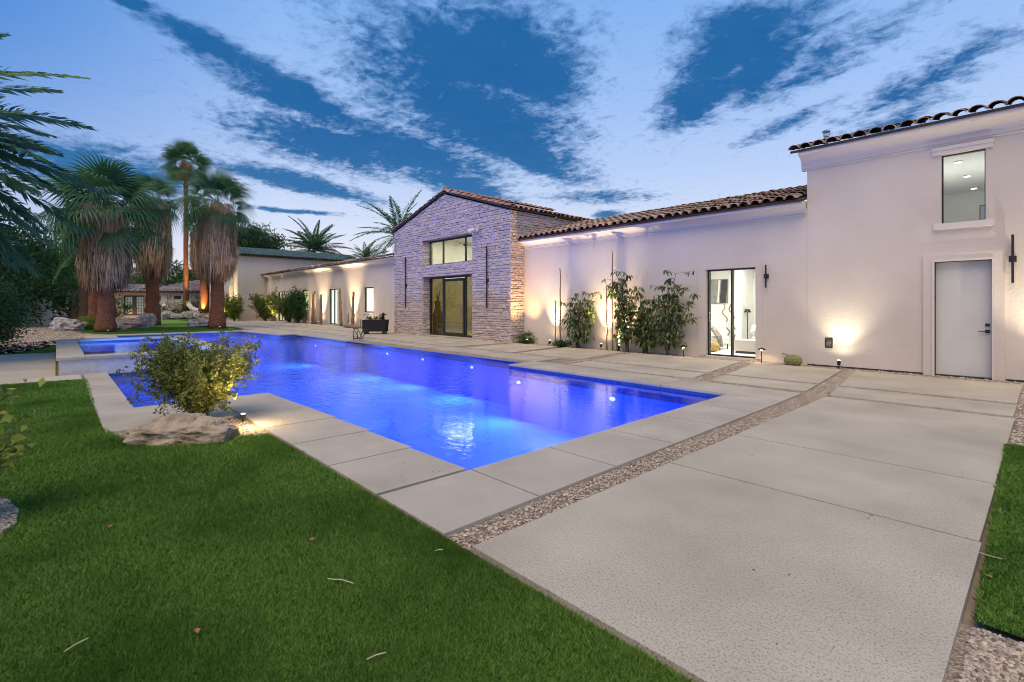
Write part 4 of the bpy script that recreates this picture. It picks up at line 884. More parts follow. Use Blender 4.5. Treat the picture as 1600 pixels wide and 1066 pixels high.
limb_tree('small dark green shrub at the foot of the stone corner', (-14.25, 13.92, -.02), 1, .34, .16, 1500, .055, 'leaf_mid', 'low_shrub', 'shrub', seed=54, clumps=26, trunk_r=.015)
# plants along the left wing
def wxp(px, Y): u = (px-800)/FP; return Y*(FW[0]+u*RT[0])/(FW[1]+u*RT[1])
for px, Y, h, r_, m, lab, nm in ((388, 14.9, 2.9, 1.1, 'leaf_dark', 'dark bougainvillea with pink bracts left of the far narrow door', 'bougainvillea'), (415, 15.4, 2.1, 1.35, 'leaf_olive', 'broad yellow lit shrub left of the far narrow door', 'lit_shrub'),
                                 (452, 15.5, 2.2, 1.2, 'leaf_olive', 'loose lit shrub between far narrow door and green lit window', 'lit_shrub'), (466, 15.5, 2.3, .7, 'leaf_dark', 'dark upright shrub under the green lit window', 'upright_shrub'),
                                 (366, 12.9, 1.9, .7, 'leaf_bright', 'yellow lit vine at the corner of the tall block', 'lit_shrub'), (350, 12.9, 2.2, .8, 'leaf_olive', 'lit shrub between pool corner palm and tall block', 'lit_shrub')):
    stem_bush(nm, lab, 'shrub', (wxp(px, Y), Y, -.02), 46, h*1.38, r_*1.15, .20, m, 60, seed=int(px), arch=.35, sr=.02)
pf = Acc(); c = np.array([wxp(381, 14.8), 14.7, 1.5])+rng.normal(size=(260, 3))*np.array([.45, .3, .35]); V, F = leaf_quads(c, .12); pf.add(V, F, .5)
bg_ = [o for o in bpy.data.objects if o.name.startswith('bougainvillea')][0]
o = pf.build('bracts', M['pink'], bg_); o.location = -bg_.location
# tall leafy plants trained in front of the middle wall
def wall_plant(label, x, h, w, seed, lean=(0, 0)):
    global rng; keep = rng; rng = np.random.default_rng(seed)
    t = thing('leafy_wall_plant', label, 'plant', (x, 13.80, -.02), 0, 'tall leafy plants against the middle wall'); mb = MB(); V_ = []; F_ = []; T_ = []; nb = 0
    ns = 7
    for i in range(ns):
        a = rng.random()*2*PI; sx_ = (rng.random()-.5)*2; path = []; K = 10; L = h*(.62+.42*rng.random())
        for k in range(K+1):
            s = k/K; path.append(np.array([.05*math.cos(a)+lean[0]*s+sx_*w*s**1.5*.9+.03*rng.normal(), .04*math.sin(a)-.18*s*rng.random(), L*s]))
        mb.tube([tuple(p) for p in path], [.020*(1-.8*k/K)+.003 for k in range(K+1)], 5); path = np.array(path)
        tw_ = []
        for k in range(2, K+1):
            for r_ in range(2):
                az = rng.random()*2*PI; e = path[k]+np.array([math.cos(az)*w*.72, math.sin(az)*.2, .03+.14*rng.random()])*(.5+.7*rng.random()); mb.tube([tuple(path[k]), tuple(e)], [.005, .003], 3); tw_.append((path[k], e))
        for p0, e in tw_:
            for j in range(6):
                c0 = p0+(e-p0)*(.45+.6*rng.random()); az = rng.random()*2*PI; el = -.15-.9*rng.random(); d = np.array([math.cos(az)*math.cos(el), math.sin(az)*math.cos(el)*.7, math.sin(el)]); d /= np.linalg.norm(d)
                sd2 = np.cross(d, [0, 0, 1.]); sd2 /= np.linalg.norm(sd2)+1e-6; L2 = .13+.10*rng.random(); wd = L2*.17; up = np.cross(sd2, d)
                m1 = c0+d*L2*.35; m2 = c0+d*L2*.7-up*0; tip = c0+d*L2-np.array([0, 0, L2*.18])
                V_ += [c0, m1-sd2*wd+up*.006, m2-sd2*wd*.8, tip, m2+sd2*wd*.8, m1+sd2*wd+up*.006]; F_.append(tuple(range(nb, nb+6))); nb += 6; T_.append(rng.random())
    mb.build('stems', M['bark'], t); np_mesh('foliage', V_, F_, M['leaf_wall'], t, tint=T_); rng = keep
wall_plant('leafy plant between the two pairs of cane poles', -11.45, 2.1, .80, 61)
wall_plant('tallest leafy plant, just right of the taller cane poles', -9.35, 2.75, .62, 62, (-.35, 0))
wall_plant('leafy plant in the middle of the three right of the poles', -8.7, 2.0, .5, 64, (.1, 0))
wall_plant('leafy plant nearest the sliding door, leaning towards it', -7.9, 2.55, .75, 63, (.3, 0))
stem_bush('creeping_plant', 'low creeping plant at the foot of the shorter cane poles', 'plant', (-12.2, 13.75, -.02), 26, .28, .5, .07, 'leaf_mid', 20, seed=66, arch=.6)

# ------------------------------------------------------------------ boulder and bush by the near lawn
bo = boulder('long weathered granite boulder under the airy green bush', (-6.62, 1.06, -.03), (.56, .27, .30), 'rock', seed=2, rz=R(52), sub=6, amp=.28)
bush = stem_bush('airy_bush', 'airy light green bush growing behind the long boulder', 'bush', G(312, 6.45, -.02), 118, 1.2, .66, .045, 'leaf_bush', 150, seed=71, arch=.40, asp=.42, sr=.006, split=3)
lamp('bush_lamp', 'SPOT', tuple(G(378, 6.25, .10)), 60, WARM, (-.25, .15, 1), .03, 120, .8)
t = thing('garden_spotlight', 'small brass spotlight glowing at the right foot of the airy bush', 'garden light', tuple(G(380, 6.5, -.02)))
MB().lathe([(.012, 0), (.012, .05), (.03, .06), (.034, .10)], 0, 0, 12).build('housing', M['bronze'], t); MB().lathe([(.026, .101), (.026, .104)], 0, 0, 12).build('lens', M['bulb_warm'], t)
lamp('bed_lamp', 'POINT', tuple(G(390, 6.15, .16)), 14, WARM, size=.03)
# plant leaning in at the left edge, close by
stem_bush('citrus_shrub', 'glossy shrub reaching in at the left edge close by', 'shrub', G(-95, 3.3, -.02), 26, 1.15, .42, .085, 'leaf_bright', 40, seed=77, arch=.5, asp=.5)
# boulders among the palms
for lab, px, D, z, s, m, sd_, rz in (('grey angular boulder beside the yellow green mound shrub', 106, 30.5, 0, (1.0, .6, .8), 'rock_grey', 3, .6), ('flat reddish boulder right of the nearest fan palm', 201, 33.2, 0, (1.15, .6, .62), 'rock_red', 4, .8),
                                     ('white rounded boulder leaning on the middle fan palm', 229, 36.6, 0, (.75, .6, .95), 'rock_grey', 5, .4), ('long low grey boulder left of the pool corner palm', 314, 35.5, 0, (.95, .5, .5), 'rock_grey', 6, .8),
                                     ('pale boulder in the gravel between pillar and grill', 84, 55, 0, (1.2, .8, 1.1), 'rock_grey', 7, .7), ('dark boulder behind the pale one near the pillar', 86, 66, 0, (1.6, .9, 1.6), 'rock_grey', 8, .2),
                                     ('small grey boulder at the foot of the nearest fan palm', 181, 31.5, 0, (.45, .35, .4), 'rock_grey', 9, .2)):
    boulder(lab, G(px, D, z), s, m, sd_, YAW+rz-.6)
for k, px in enumerate((262, 268, 275, 283, 291, 300, 308, 317, 328, 348)):
    boulder('%s rock from the left in the row edging the raised bed' % ('first second third fourth fifth sixth seventh eighth ninth tenth'.split()[k]), G(px, 58+.5*math.sin(k*2), .12), (.62+.2*math.sin(k*3), .45, .62+.2*math.cos(k*5)), 'rock_grey', 10+k, YAW+.3*k, 'rocks edging the raised bed', sub=3)
# raised bed behind the rocks
mb = MB(); pts = [tuple(G(px, D)[:2]) for px, D in ((245, 60), (262, 58.5), (300, 58), (350, 57), (352, 72), (240, 74))]; mb.prism(pts, -.05, .55)
dsc(mb.build('planting_bed', M['ground']), 'raised earth bed behind the putting green', 'planting bed', kind='structure')

# ------------------------------------------------------------------ guest house far behind the palms
gh = thing('guest_house', 'low cream guest house with grey tiled hip roof behind the palms', 'house', G(240, 64, .25), YAW)
def gx(px): return (px-240)/FP*64
b = wall_open(MB(), gx(100), gx(352), -.3, 2.98, 0, .3, [(gx(193), gx(226), 0, 2.6)]); b.box(gx(100), .3, -.3, gx(101), 9, 2.98); gw = b.build('wall', M['stucco'], gh)
b = MB(); xa, xm, xb = gx(98), gx(215), gx(365); e = -.55
for (x0, x1, zr, rdx0, rdx1) in ((xm, xb, 4.75, gx(272), gx(292)), (xa, xm+.4, 4.15, gx(112), xm+.4)):
    P0, P1, P2, P3 = (x0, e, 3.02), (x1, e, 3.02), (x1, 9.5, 3.02), (x0, 9.5, 3.02); R0, R1 = (rdx0, 4.5, zr), (rdx1, 4.5, zr)
    k = len(b.v); b.add([P0, P1, P2, P3, R0, R1], [(0, 1, 5, 4), (1, 2, 5), (2, 3, 4, 5), (3, 0, 4), (3, 2, 1, 0)])
rf = b.build('roof', M['felt'], gh); a = Acc()
for (x0, x1, zr, rdx0, rdx1) in ((xm, xb, 4.75, gx(272), gx(292)), (xa, xm, 4.15, gx(112), xm)):
    nn = int((x1-x0)/.52)
    for i in range(nn):
        x = x0+(i+.5)*.52; f0 = 1.0
        if x < rdx0: f0 = (x-x0)/(rdx0-x0+1e-6)
        if x > rdx1: f0 = (x1-x)/(x1-rdx1+1e-6)
        sl = (zr-3.02)/(4.5-e); nr_ = max(1, int(9*f0)); tiles((x, e-.06, 3.05), (1, 0, 0), (0, 1, sl), 1, nr_, .52, .56, .20, a, .07)
a.build('roof_tiles', M['tile_grey'], rf)
fd = frame(MB(), gx(193), gx(226), 0, 2.6, .02, .18, .12, mull=(gx(209.5),), bars=()); fd.box(gx(206.5), .01, .1, gx(212.5), .10, 2.5); fd = fd.build('french_doors', M['dark_metal'], gh)
b = MB()
for xa_, xb_ in ((gx(195.5), gx(206.5)), (gx(212.5), gx(223.5))):
    for k in range(1, 4): b.box(xa_+(xb_-xa_)*k/4-.015, .05, .2, xa_+(xb_-xa_)*k/4+.015, .08, 2.4)
    for k in range(1, 6): b.box(xa_, .055, .2+2.2*k/6-.015, xb_, .075, .2+2.2*k/6+.015)
b.build('glazing_bars', M['dark_metal'], fd); MB().box(gx(195), .10, .18, gx(224), .11, 2.42).build('pane', mat('sheer_pane', (.42, .47, .44), .2, noise=(.8, (.22, .27, .25), 3), emit=((.5, .6, .5), .12)), fd)
MB().box(gx(272), -.02, 2.1, gx(283), .02, 2.55).build('window', M['dark_metal'], gh); MB().box(gx(247), -.02, 1.9, gx(251), .02, 2.5).build('window', M['dark_metal'], gh)

# ------------------------------------------------------------------ far garden furniture
p = thing('garden_pillar', 'white block pillar with two low caps beside the gravel yard', 'pillar', G(60, 38), YAW)
b = MB(); b.box(-.66, -.45, -.05, .06, .45, 2.0); b.box(.064, -.40, -.05, .66, .45, 1.86)
for k in range(9): pass
b.build('block', M['spa_tile'], p); b = MB(); b.box(-.70, -.49, 2.0, .10, .49, 2.07); b.box(.104, -.44, 1.86, .70, .49, 1.93); b.build('cap', M['coping'], p)
t = thing('post_lamp', 'slender pale green lamp pole with two curved arms above the pillar', 'lamp post', G(66, 39.5), YAW)
b = MB(); b.tube([(0, 0, 0), (-.05, 0, 2.2), (-.28, 0, 4.85)], [.05, .045, .03], 8); b.build('pole', mat('verdigris', (.16, .30, .25), .6, noise=(8, (.10, .2, .17), 3)), t)
b = MB(); b.tube([(-.18, 0, 3.7), (.05, 0, 3.9), (.18, 0, 4.3), (.15, 0, 4.7)], .02, 6); b.tube([(-.2, 0, 3.7), (-.5, 0, 3.9), (-.62, 0, 4.3), (-.58, 0, 4.7)], .02, 6); b.build('arm', M['bronze'], t)
MB().lathe([(.02, 4.84), (.10, 4.86), (.10, 4.95), (.02, 4.99)], -.28, 0, 10).build('lamp_head', M['spa_tile'], t)
dsc(MB().tube([G(53, 42), G(51, 42, 2.5)+Vector((0, 0, 0)), G(52.5, 42, 5.5)], [.14, .12, .08], 8).build('bare_trunk', M['palm_trunk'], smooth=True), 'thin reddish bare trunk behind the pillar', 'tree trunk')
t = thing('outdoor_grill', 'dark square grill cabinet with white counter beside the date palm', 'grill', G(110, 57), YAW)
MB().box(-.95, -.4, 0, .8, .5, 1.12).build('cabinet', M['black'], t, bevel=.02); MB().box(-.98, -.44, 1.124, 1.7, .54, 1.2).build('counter', M['coping'], t); MB().box(.9, -.2, .0, 1.6, .5, 1.12).build('counter_leg', M['spa_tile'], t)
for px, s in ((86, 31), (104, 32)):
    stem_bush('glowing_grass', 'orange lit fountain grass beyond the pillar, %s clump' % ('left' if px < 90 else 'right'), 'plant', G(px, 60), 40, 2.1, .9, .16, 'leaf_olive', 20, seed=s, arch=.9, sr=.02)
    lamp('grass_lamp', 'POINT', tuple(G(px, 59, .4)), 160, (1, .45, .12), size=.1)
t = thing('putting_flag', 'thin white putting flag pole on the green', 'flag', G(253, 50))
MB().tube([(0, 0, 0), (0, 0, 1.75)], .022, 6).build('pole', M['linen'], t); b = MB(); b.add([(0, 0, 1.72), (.27, .3, 1.70), (.25, .28, 1.5), (0, 0, 1.46), (0.01, -.01, 1.72), (.28, .29, 1.70), (.26, .27, 1.5), (.01, -.01, 1.46)], [(0, 1, 2, 3), (7, 6, 5, 4), (0, 4, 5, 1), (1, 5, 6, 2), (2, 6, 7, 3), (3, 7, 4, 0)]); b.build('flag_cloth', M['linen'], t)
t = thing('lounge_chair', 'pale slanted lounge chair by the foot of the tall slender palm', 'lounge chair', G(303, 60.5, .62), YAW)
b = MB(); b.tube([(-.75, 0, 1.15), (-.2, 0, .55), (.75, 0, .28)], [.10, .09, .08], 6, sq=3.0); b.build('seat', M['linen'], t)
for y_ in (-.25, .25):
    MB().tube([(-.5, y_, 0), (-.1, y_, .5)], .03, 6).build('leg', M['bark'], t); MB().tube([(.6, y_, 0), (.4, y_, .36)], .03, 6).build('leg', M['bark'], t)

# ------------------------------------------------------------------ things along the house walls
def pole(label, x, y, h, r_, lean=0.0, nm='cane_pole', grp='slim cane poles by the middle wall', m='cane', cat='pole'):
    mb = MB(); K = 10; mb.tube([(lean*k/K+.012*math.sin(k*1.7+x), .01*math.sin(k*2.3), h*k/K) for k in range(K+1)], [r_*(1-.35*k/K)*(1+.08*math.sin(k*2.1+x)) for k in range(K+1)], 8)
    o = mb.build(nm, M[m], smooth=True); o.location = (x, y, -.03); return dsc(o, label, cat, grp)
pole('shorter cane pole of the left pair by the middle wall', -12.70, 13.95, 1.75, .028); pole('taller cane pole of the left pair by the middle wall', -12.50, 14.0, 2.95, .03)
pole('shorter cane pole of the right pair by the middle wall', -10.32, 13.95, 2.2, .03); pole('taller cane pole of the right pair, reaching near the eaves', -10.13, 14.02, 3.4, .026)
pole('short thick cane stump right of the right pair of poles', -9.85, 13.95, 1.3, .06)
for px, h, ln, lab in ((488, 2.55, .25, 'leaning driftwood pole left of the pair at the green lit window'), (492.5, 2.75, -.12, 'forked driftwood pole left of the left wing uplight'), (501.5, 2.45, .0, 'single driftwood pole left of the white blind door'),
                       (533, 2.9, -.25, 'tall pale driftwood pole right of the white blind door'), (551, 2.55, .15, 'driftwood pole with forked top near the white blind window')):
    x = wxp(px, 15.75); o = pole(lab, x, 15.75, h, .13, ln, 'driftwood_pole', 'driftwood poles along the left wing', 'driftwood', 'driftwood')
for px, h in ((544, 1.0), (563.5, .62)): pole('short driftwood stub %s' % ('standing in the low driftwood ring' if px < 550 else 'near the black planter'), wxp(px, 15.0), 15.0, h, .06, .0, 'driftwood_stub', None, 'driftwood', 'driftwood')
dsc(MB().tube([(wxp(538, 14.9), 14.9, .06), (wxp(546, 14.7), 14.6, .12), (wxp(556, 14.7), 14.7, .10), (wxp(566, 14.9), 14.9, .05)], [.08, .12, .13, .06], 8).build('driftwood_log', M['driftwood'], smooth=True), 'long driftwood log lying in front of the driftwood poles', 'driftwood')
# planter
px0 = Vector((-24.35, 12.55, 0)); t = thing('planter_box', 'black square planter box with succulents by the stone corner', 'planter', px0, YAW)
b = MB(); b.box(-.58, -.32, .14, .60, .36, .20)
b.add([(-.60, -.36, .14), (.56, -.36, .14), (.56, .36, .14), (-.60, .36, .14), (-.62, -.38, .76), (.62, -.38, .76), (.62, .38, .76), (-.62, .38, .76)], [(0, 1, 5, 4), (1, 2, 6, 5), (2, 3, 7, 6), (3, 0, 4, 7), (0, 3, 2, 1), (4, 5, 6, 7)]); b.build('box', M['black'], t)
for sx_ in (-.5, .48): MB().box(sx_-.06, -.30, -.03, sx_+.06, .30, .138).build('foot', M['dark_metal'], t)
c = Acc()
for k in range(9):
    cx_, cy_ = -.45+.11*k, .1*math.sin(k*2.2)
    for j in range(14):
        V, F = leaf_quads(np.array([[cx_+.05*math.cos(j*2.4), cy_+.05*math.sin(j*2.4), .80+.05*(j % 3)]]), .14, .35, 1.2); c.add(V, F)
c.build('succulents', M['leaf_mid'], t)
dsc(MB().tube([px0+Vector((-.35, -.45, -.02)), px0+Vector((.10, -.25, .45)), px0+Vector((.42, .0, .85)), px0+Vector((.30, .1, 1.05))], [.06, .07, .07, .04], 8).build('driftwood_branch', M['driftwood'], smooth=True), 'twisted driftwood branch leaning across the black planter', 'driftwood')
t = thing('head_sculpture', 'small dark bird-like ornament on the black planter', 'ornament', px0+Vector((.40, .22, .72)), YAW)
MB().lathe([(.05, 0), (.035, .10), (.05, .2), (.09, .27), (.095, .34), (.06, .40), (.01, .42)], 0, 0, 12).build('body', M['bronze'], t, smooth=True); MB().tube([(.08, 0, .33), (.2, 0, .32)], [.035, .008], 6).build('beak', M['bronze'], t)
q0 = Vector((-20.95, 10.05, 0)); t = thing('metal_stand', 'bent dark metal stand at the pool edge before the planter', 'metal stand', q0, YAW)
for dy in (-.25, .25): MB().tube([(-.22, dy, .0), (-.22, dy, .50), (.02, dy, .02), (.22, dy, .45)], .028, 6).build('leg', M['dark_metal'], t)
b = MB()
for x, z in ((-.22, .48), (.02, .04), (.22, .43), (-.22, .03)): b.tube([(x, -.25, z), (x, .25, z)], .022, 6)
b.build('crossbar', M['dark_metal'], t)

def sconce(label, x, y, z0, z1, w, grp='bar wall lights beside the doors'):
    t = thing('wall_light', label, 'wall light', (x, y, (z0+z1)/2), 0, grp); h = (z1-z0)/2
    MB().box(-w/2, -.10, -h, w/2, -.10+w, h).build('bar', M['dark_metal'], t, bevel=.003); MB().box(-.055, -.075, -.06, .055, -.001, .06).build('bracket', M['dark_metal'], t, bevel=.004); return t
sconce('black bar wall light right of the sliding door', -5.19, YW, 1.99, 2.61, .035); sconce('black bar wall light right of the service door', -.49, YW, 1.96, 2.93, .04)
for x, lab in ((-16.05, 'tall thin black bar light right of the glass entry'), (-22.65, 'tall thin black bar light left of the glass entry')):
    t = thing('bar_light', lab, 'wall light', (x, YS-.03, 2.72), 0, 'tall bar lights on the stone gable')
    MB().box(-.025, -.10, -1.31, .025, -.06, 1.31).build('bar', M['dark_metal'], t); MB().box(-.05, -.09, -.25, .05, .02, -.1).build('bracket', M['dark_metal'], t)
t = thing('security_camera', 'white twin security floodlight on the stone gable', 'floodlight', (-16.72, YS-.05, 4.78))
MB().box(-.06, -.05, -.08, .06, .05, .08).build('base', M['trim'], t, bevel=.01); MB().tube([(-.12, -.08, .02), (-.30, -.28, -.08)], [.09, .11], 12).build('lamp_head', M['trim'], t); MB().tube([(.1, -.08, .06), (.24, -.24, .0)], [.06, .08], 12).build('lamp_head', M['trim'], t)
def path_light(label, x, y, h=.38, on=True):
    t = thing('path_light', label, 'path light', (x, y, -.03), 0, 'mushroom path lights'); MB().tube([(0, 0, 0), (0, 0, h)], .011, 8).build('stem', M['bronze'], t)
    MB().lathe([(.10, h-.02), (.095, h), (.03, h+.03), (.004, h+.035)], 0, 0, 16).build('cap', M['bronze'], t); MB().lathe([(.022, h-.045), (.022, h-.015)], 0, 0, 10).build('bulb', M['bulb_warm'], t)
    lamp('path_lamp', 'SPOT', (0, 0, h-.055), 9, WARM2, (0, 0.05, -1), .03, 150, .5, parent=t)
path_light('mushroom path light right of the sliding door', -5.2, 13.86); path_light('mushroom path light left of the sliding door', -7.35, 13.7, .33)
t = thing('barrel_cactus', 'small golden barrel cactus at the wall corner', 'cactus', (-4.45, 13.92, -.03)); mb = MB(); vs = []
segs = 40; prof = [(.10, 0), (.17, .05), (.195, .12), (.185, .19), (.13, .25), (.05, .265)]
for r_, z in prof:
    for k in range(segs): q = 2*PI*k/segs; rr = r_*(1+.07*(-1)**k); vs.append((rr*math.cos(q), rr*math.sin(q), z))
mb.add(vs, [(i*segs+k, i*segs+(k+1) % segs, (i+1)*segs+(k+1) % segs, (i+1)*segs+k) for i in range(len(prof)-1) for k in range(segs)]+[tuple((len(prof)-1)*segs+k for k in range(segs))])
mb.build('body', mat('cactus', (.28, .27, .12), .8, noise=(25, (.16, .19, .07), 3)), t)
c = rng.normal(size=(900, 3)); c[:, 2] = abs(c[:, 2]); c /= np.linalg.norm(c, axis=1)[:, None]; c = c*np.array([.20, .20, .25])+np.array([0, 0, .03]); V, F = leaf_quads(c, .05, .08, .1); np_mesh('spines', V, F, mat('spine', (.55, .45, .22), .7, noise=(20, (.45, .36, .17), 2)), t)
t = thing('hose_tap', 'small brass hose tap low on the wall beside the cactus', 'tap', (-4.62, YW, .20)); MB().tube([(0, 0, 0), (0, -.08, 0), (-.04, -.10, -.05)], .014, 8).build('spout', M['bronze'], t); MB().tube([(0, -.06, .0), (-.18, -.05, .05)], .008, 6).build('handle', M['bronze'], t)
def uplight(label, x, y, en, color, direction=(0, .12, 1), cone=75, z=.18, size=.03, blend=.55, grp='bullet spotlights along the house wall', spill=0):
    t = thing('bullet_spotlight', label, 'garden light', (x, y, -.03), 0, grp)
    d = Vector(direction).normalized(); MB().tube([(0, 0, 0), (0, 0, z-.06)], .012, 6).build('stake', M['bronze'], t); c0 = Vector((0, 0, z-.06)); MB().tube([c0-d*.02, c0+d*.10], [.034, .042], 12).build('housing', M['bronze'], t)
    MB().tube([c0+d*.101, c0+d*.105], .032, 12).build('lens', M['bulb_warm'], t)
    lamp('spot_lamp', 'SPOT', c0+d*.12, en, color, direction, size, cone, 1.0, parent=t)
    if spill: lamp('spill_lamp', 'SPOT', c0+d*.12, spill, color, (0, .25, 1), .03, 150, 1.0, parent=t)
    return t
uplight('bullet spotlight washing the tower wall beside the louvred vent', -3.42, 13.84, 95, (1, .92, .70), (0, .05, 1), 96, spill=12)
uplight('bullet spotlight right of the service door', .36, 13.75, 300, (1, .88, .64), (-.12, .08, 1), 92, spill=14)
uplight('bullet spotlight at the foot of the left pair of cane poles', -12.9, 13.86, 520, WARM2, (0, .04, 1), 66, spill=9)
uplight('bullet spotlight between the leafy plants and right pair of poles', -10.48, 13.84, 650, WARM2, (.03, .04, 1), 70, spill=16)
uplight('bullet spotlight among the plants right of the poles', -9.75, 13.84, 380, WARM2, (.1, .04, 1), 70, spill=8)
uplight('added bullet spotlight behind the low shrub at the stone corner', -13.8, 13.55, 420, (1, .58, .28), (-.22, .04, 1), 80)  # hidden fixture added to give the stone side its orange light
for px, en in ((497, 1700), (545, 2100), (480, 300), (425, 900), (455, 900), (572, 120)):
    uplight('bullet spotlight at the left wing wall, %s' % {497: 'between the driftwood poles left of the blind door', 545: 'between the driftwood poles right of the blind door', 480: 'under the green lit window', 425: 'under the broad lit shrub', 455: 'under the loose lit shrub', 572: 'under the white blind window'}[px],
            wxp(px, 15.75), 15.75, en, WARM2 if px > 470 else (1, .72, .28), (0, .05, 1), 62, spill=22)
uplight('bullet spotlight at the corner of the tall far block', -57.4, 12.4, 900, (1, .72, .38), (0, .3, 1), 85)
uplight('bullet spotlight in front of the tall far block vines', -56.0, 12.2, 500, (1, .75, .3), (0.1, .35, 1), 90)
for nm, px, D, z, en, col in (('nearest left fan palm', 168, 26.6, 0, 330, (1, .50, .30)), ('middle fan palm', 243, 36.2, 0, 330, (1, .52, .28)), ('pool corner palm', 343, 30.8, 0, 330, (1, .50, .28)), ('tall slender palm', 292, 60.6, .6, 6000, (1, .68, .2)), ('palm behind the pool corner palm', 315, 59, .6, 1800, (1, .62, .18)), ('date palm with scaly trunk', 141, 34.3, 0, 160, (1, .6, .4))):
    u = uplight('bullet spotlight at the foot of the %s' % nm, *G(px, D)[:2], en, col, tuple(Vector((FW[0], FW[1], 2.6 if 'slender' not in nm else 6))), 46, grp='bullet spotlights at the palms'); u.location.z += z

# ------------------------------------------------------------------ inside the lit rooms
for px, D in ((1497, 12.44), (1511, 13.78), (1522, 15.2)):
    p_ = G(px, D, 5.115); o = down(p_.x, p_.y, p_.z); o['label'] = {1497: 'nearest ceiling downlight seen through the tall upstairs window', 1511: 'middle ceiling downlight seen through the tall upstairs window', 1522: 'farthest ceiling downlight seen through the tall upstairs window'}[px]
t = thing('picture_frame', 'narrow dark framed picture at lower right of the upstairs window', 'picture', (-1.02, 14.75, 3.34)); frame(MB(), -.0, .16, 0, .34, 0, .015, .02).build('frame', M['dark_metal'], t); MB().box(.016, .008, .016, .144, .012, .324).build('canvas', M['linen'], t)
def wz(px, py, Y): u = (px-800)/FP; D = Y/(FW[1]+u*RT[1]); return (D*(FW[0]+u*RT[0]), 1.5+(478-py)/FP*D)
x0, z1 = wz(1107.5, 437, 18.2); x1, z0 = wz(1136.5, 473.5, 18.2)
t = thing('wall_art', 'grey and black abstract picture on the bedroom wall', 'picture', (x0, 18.27, z0)); w_, h_ = x1-x0, z1-z0
MB().box(0, -.05, 0, w_, 0, h_).build('canvas', mat('art_grey', (.14, .14, .14), .7, noise=(3, (.24, .24, .24), 5)), t); b = MB(); b.add([(w_*.58, -.052, .0), (w_*.92, -.052, 0), (w_, -.052, h_*.97), (w_*.68, -.052, h_*.97), (w_*.58, -.051, .0), (w_*.92, -.051, 0), (w_, -.051, h_*.97), (w_*.68, -.051, h_*.97)], [(0, 1, 2, 3), (7, 6, 5, 4)]); b.build('black_stroke', M['black'], t)
b = MB(); b.add([(w_*.45, -.054, .0), (w_*.52, -.054, 0), (w_*.62, -.054, h_*.97), (w_*.52, -.054, h_*.97), (w_*.45, -.053, .0), (w_*.52, -.053, 0), (w_*.62, -.053, h_*.97), (w_*.52, -.053, h_*.97)], [(0, 1, 2, 3), (7, 6, 5, 4)]); b.build('pale_stroke', M['trim'], t)
for k, (px, a0, a1, Y) in enumerate(((1129, 474, 530, 17.9), (1140, 470, 535, 17.7))):
    x, z0 = wz(px, a1, Y); _, z1 = wz(px, a0, Y); mb = MB(); mb.tube([(.07*math.sin(i*.9+k)+.012*i, 0, (z1-z0)*(1-i/20)) for i in range(21)], .022, 6); o = mb.build('wavy_branch', M['driftwood'], smooth=True); o.location = (x, Y, z0); dsc(o, 'thin wavy branch against the bedroom wall, %s one' % ('left' if k == 0 else 'right'), 'branch sculpture')
x, z = wz(1114, 540, 16.6); t = thing('armchair', 'cream armchair with striped throw inside the bedroom', 'armchair', (x, 16.6, .02))
MB().box(-.35, -.35, .18, .42, .35, .46).build('seat', M['linen'], t, bevel=.05); MB().box(-.42, .2, .3, .30, .42, .95).build('backrest', M['linen'], t, bevel=.06)
for a_, b_ in ((-.3, -.3), (.37, -.3), (-.3, .3), (.37, .3)): MB().tube([(a_, b_, 0), (a_, b_, .18)], .02, 6).build('leg', M['bark'], t)
x_, _ = wz(1124, 530, 16.25); dsc(MB().add([], []).tube([(x-.2, 16.40, .95), (x+.15, 16.3, .72), (x_, 16.2, .50), (x_+.12, 16.15, .15)], [.10, .12, .13, .08], 10, sq=.4).build('throw_blanket', mat('throw', (.35, .28, .2), .9, noise=(14, (.12, .11, .12), 2, .45, .55)), smooth=True), 'striped blanket thrown over the bedroom armchair', 'blanket')
x, z = wz(1113, 538, 15.6); dsc(MB().lathe([(.02, 0), (.20, .05), (.23, .18), (.14, .30), (.02, .34)], 0, 0, 14).build('floor_cushion', mat('mustard', (.55, .38, .12), .9, noise=(8, (.45, .3, .1), 3)), smooth=True), 'mustard floor cushion inside the sliding door', 'cushion').location = (x, 15.6, .02)
x, z = wz(1172, 540, 15.9); t = thing('bed_bench', 'low grey upholstered box beside the white bedding', 'bench', (x, 15.9, .02)); MB().box(-.40, -.25, .07, .9, .3, .42).build('body', M['trim'], t, bevel=.02); MB().box(-.36, -.22, 0, .86, .27, .065).build('plinth', M['dark_metal'], t)
t = thing('bed', 'bed heaped with puffy white bedding behind the sliding door', 'bed', (x+.35, 16.9, .02)); MB().box(-.5, -.6, .1, 1.6, 1.2, .5).build('mattress', M['linen'], t, bevel=.06)
from mathutils import noise as _nz
mb = MB(); mb.lathe([(.02, 0), (.36, .05), (.44, .2), (.36, .4), (.02, .46)], 0, 0, 24); o = mb.build('duvet', M['linen'], t, smooth=True); o.location = (-.2, -.2, .46)
mb = MB(); mb.lathe([(.02, 0), (.22, .04), (.26, .14), (.18, .26), (.02, .3)], 0, 0, 20); o = mb.build('pillow', M['linen'], t, smooth=True); o.location = (.02, -.1, .85)
x, z = wz(1168, 500, 17.6); t = thing('floor_lamp', 'small dark lamp stand behind the white bedding', 'lamp', (x, 17.6, .02)); MB().tube([(0, 0, 0), (0, 0, 1.28)], .015, 8).build('stem', M['dark_metal'], t); MB().lathe([(.12, 1.25), (.07, 1.36), (.01, 1.37)], 0, 0, 12).build('lamp_shade', M['bronze'], t)
MB().box(-7.35, 17.3, .02, -7.15, 18.29, 2.88).build('partition', M['white_room'], house)
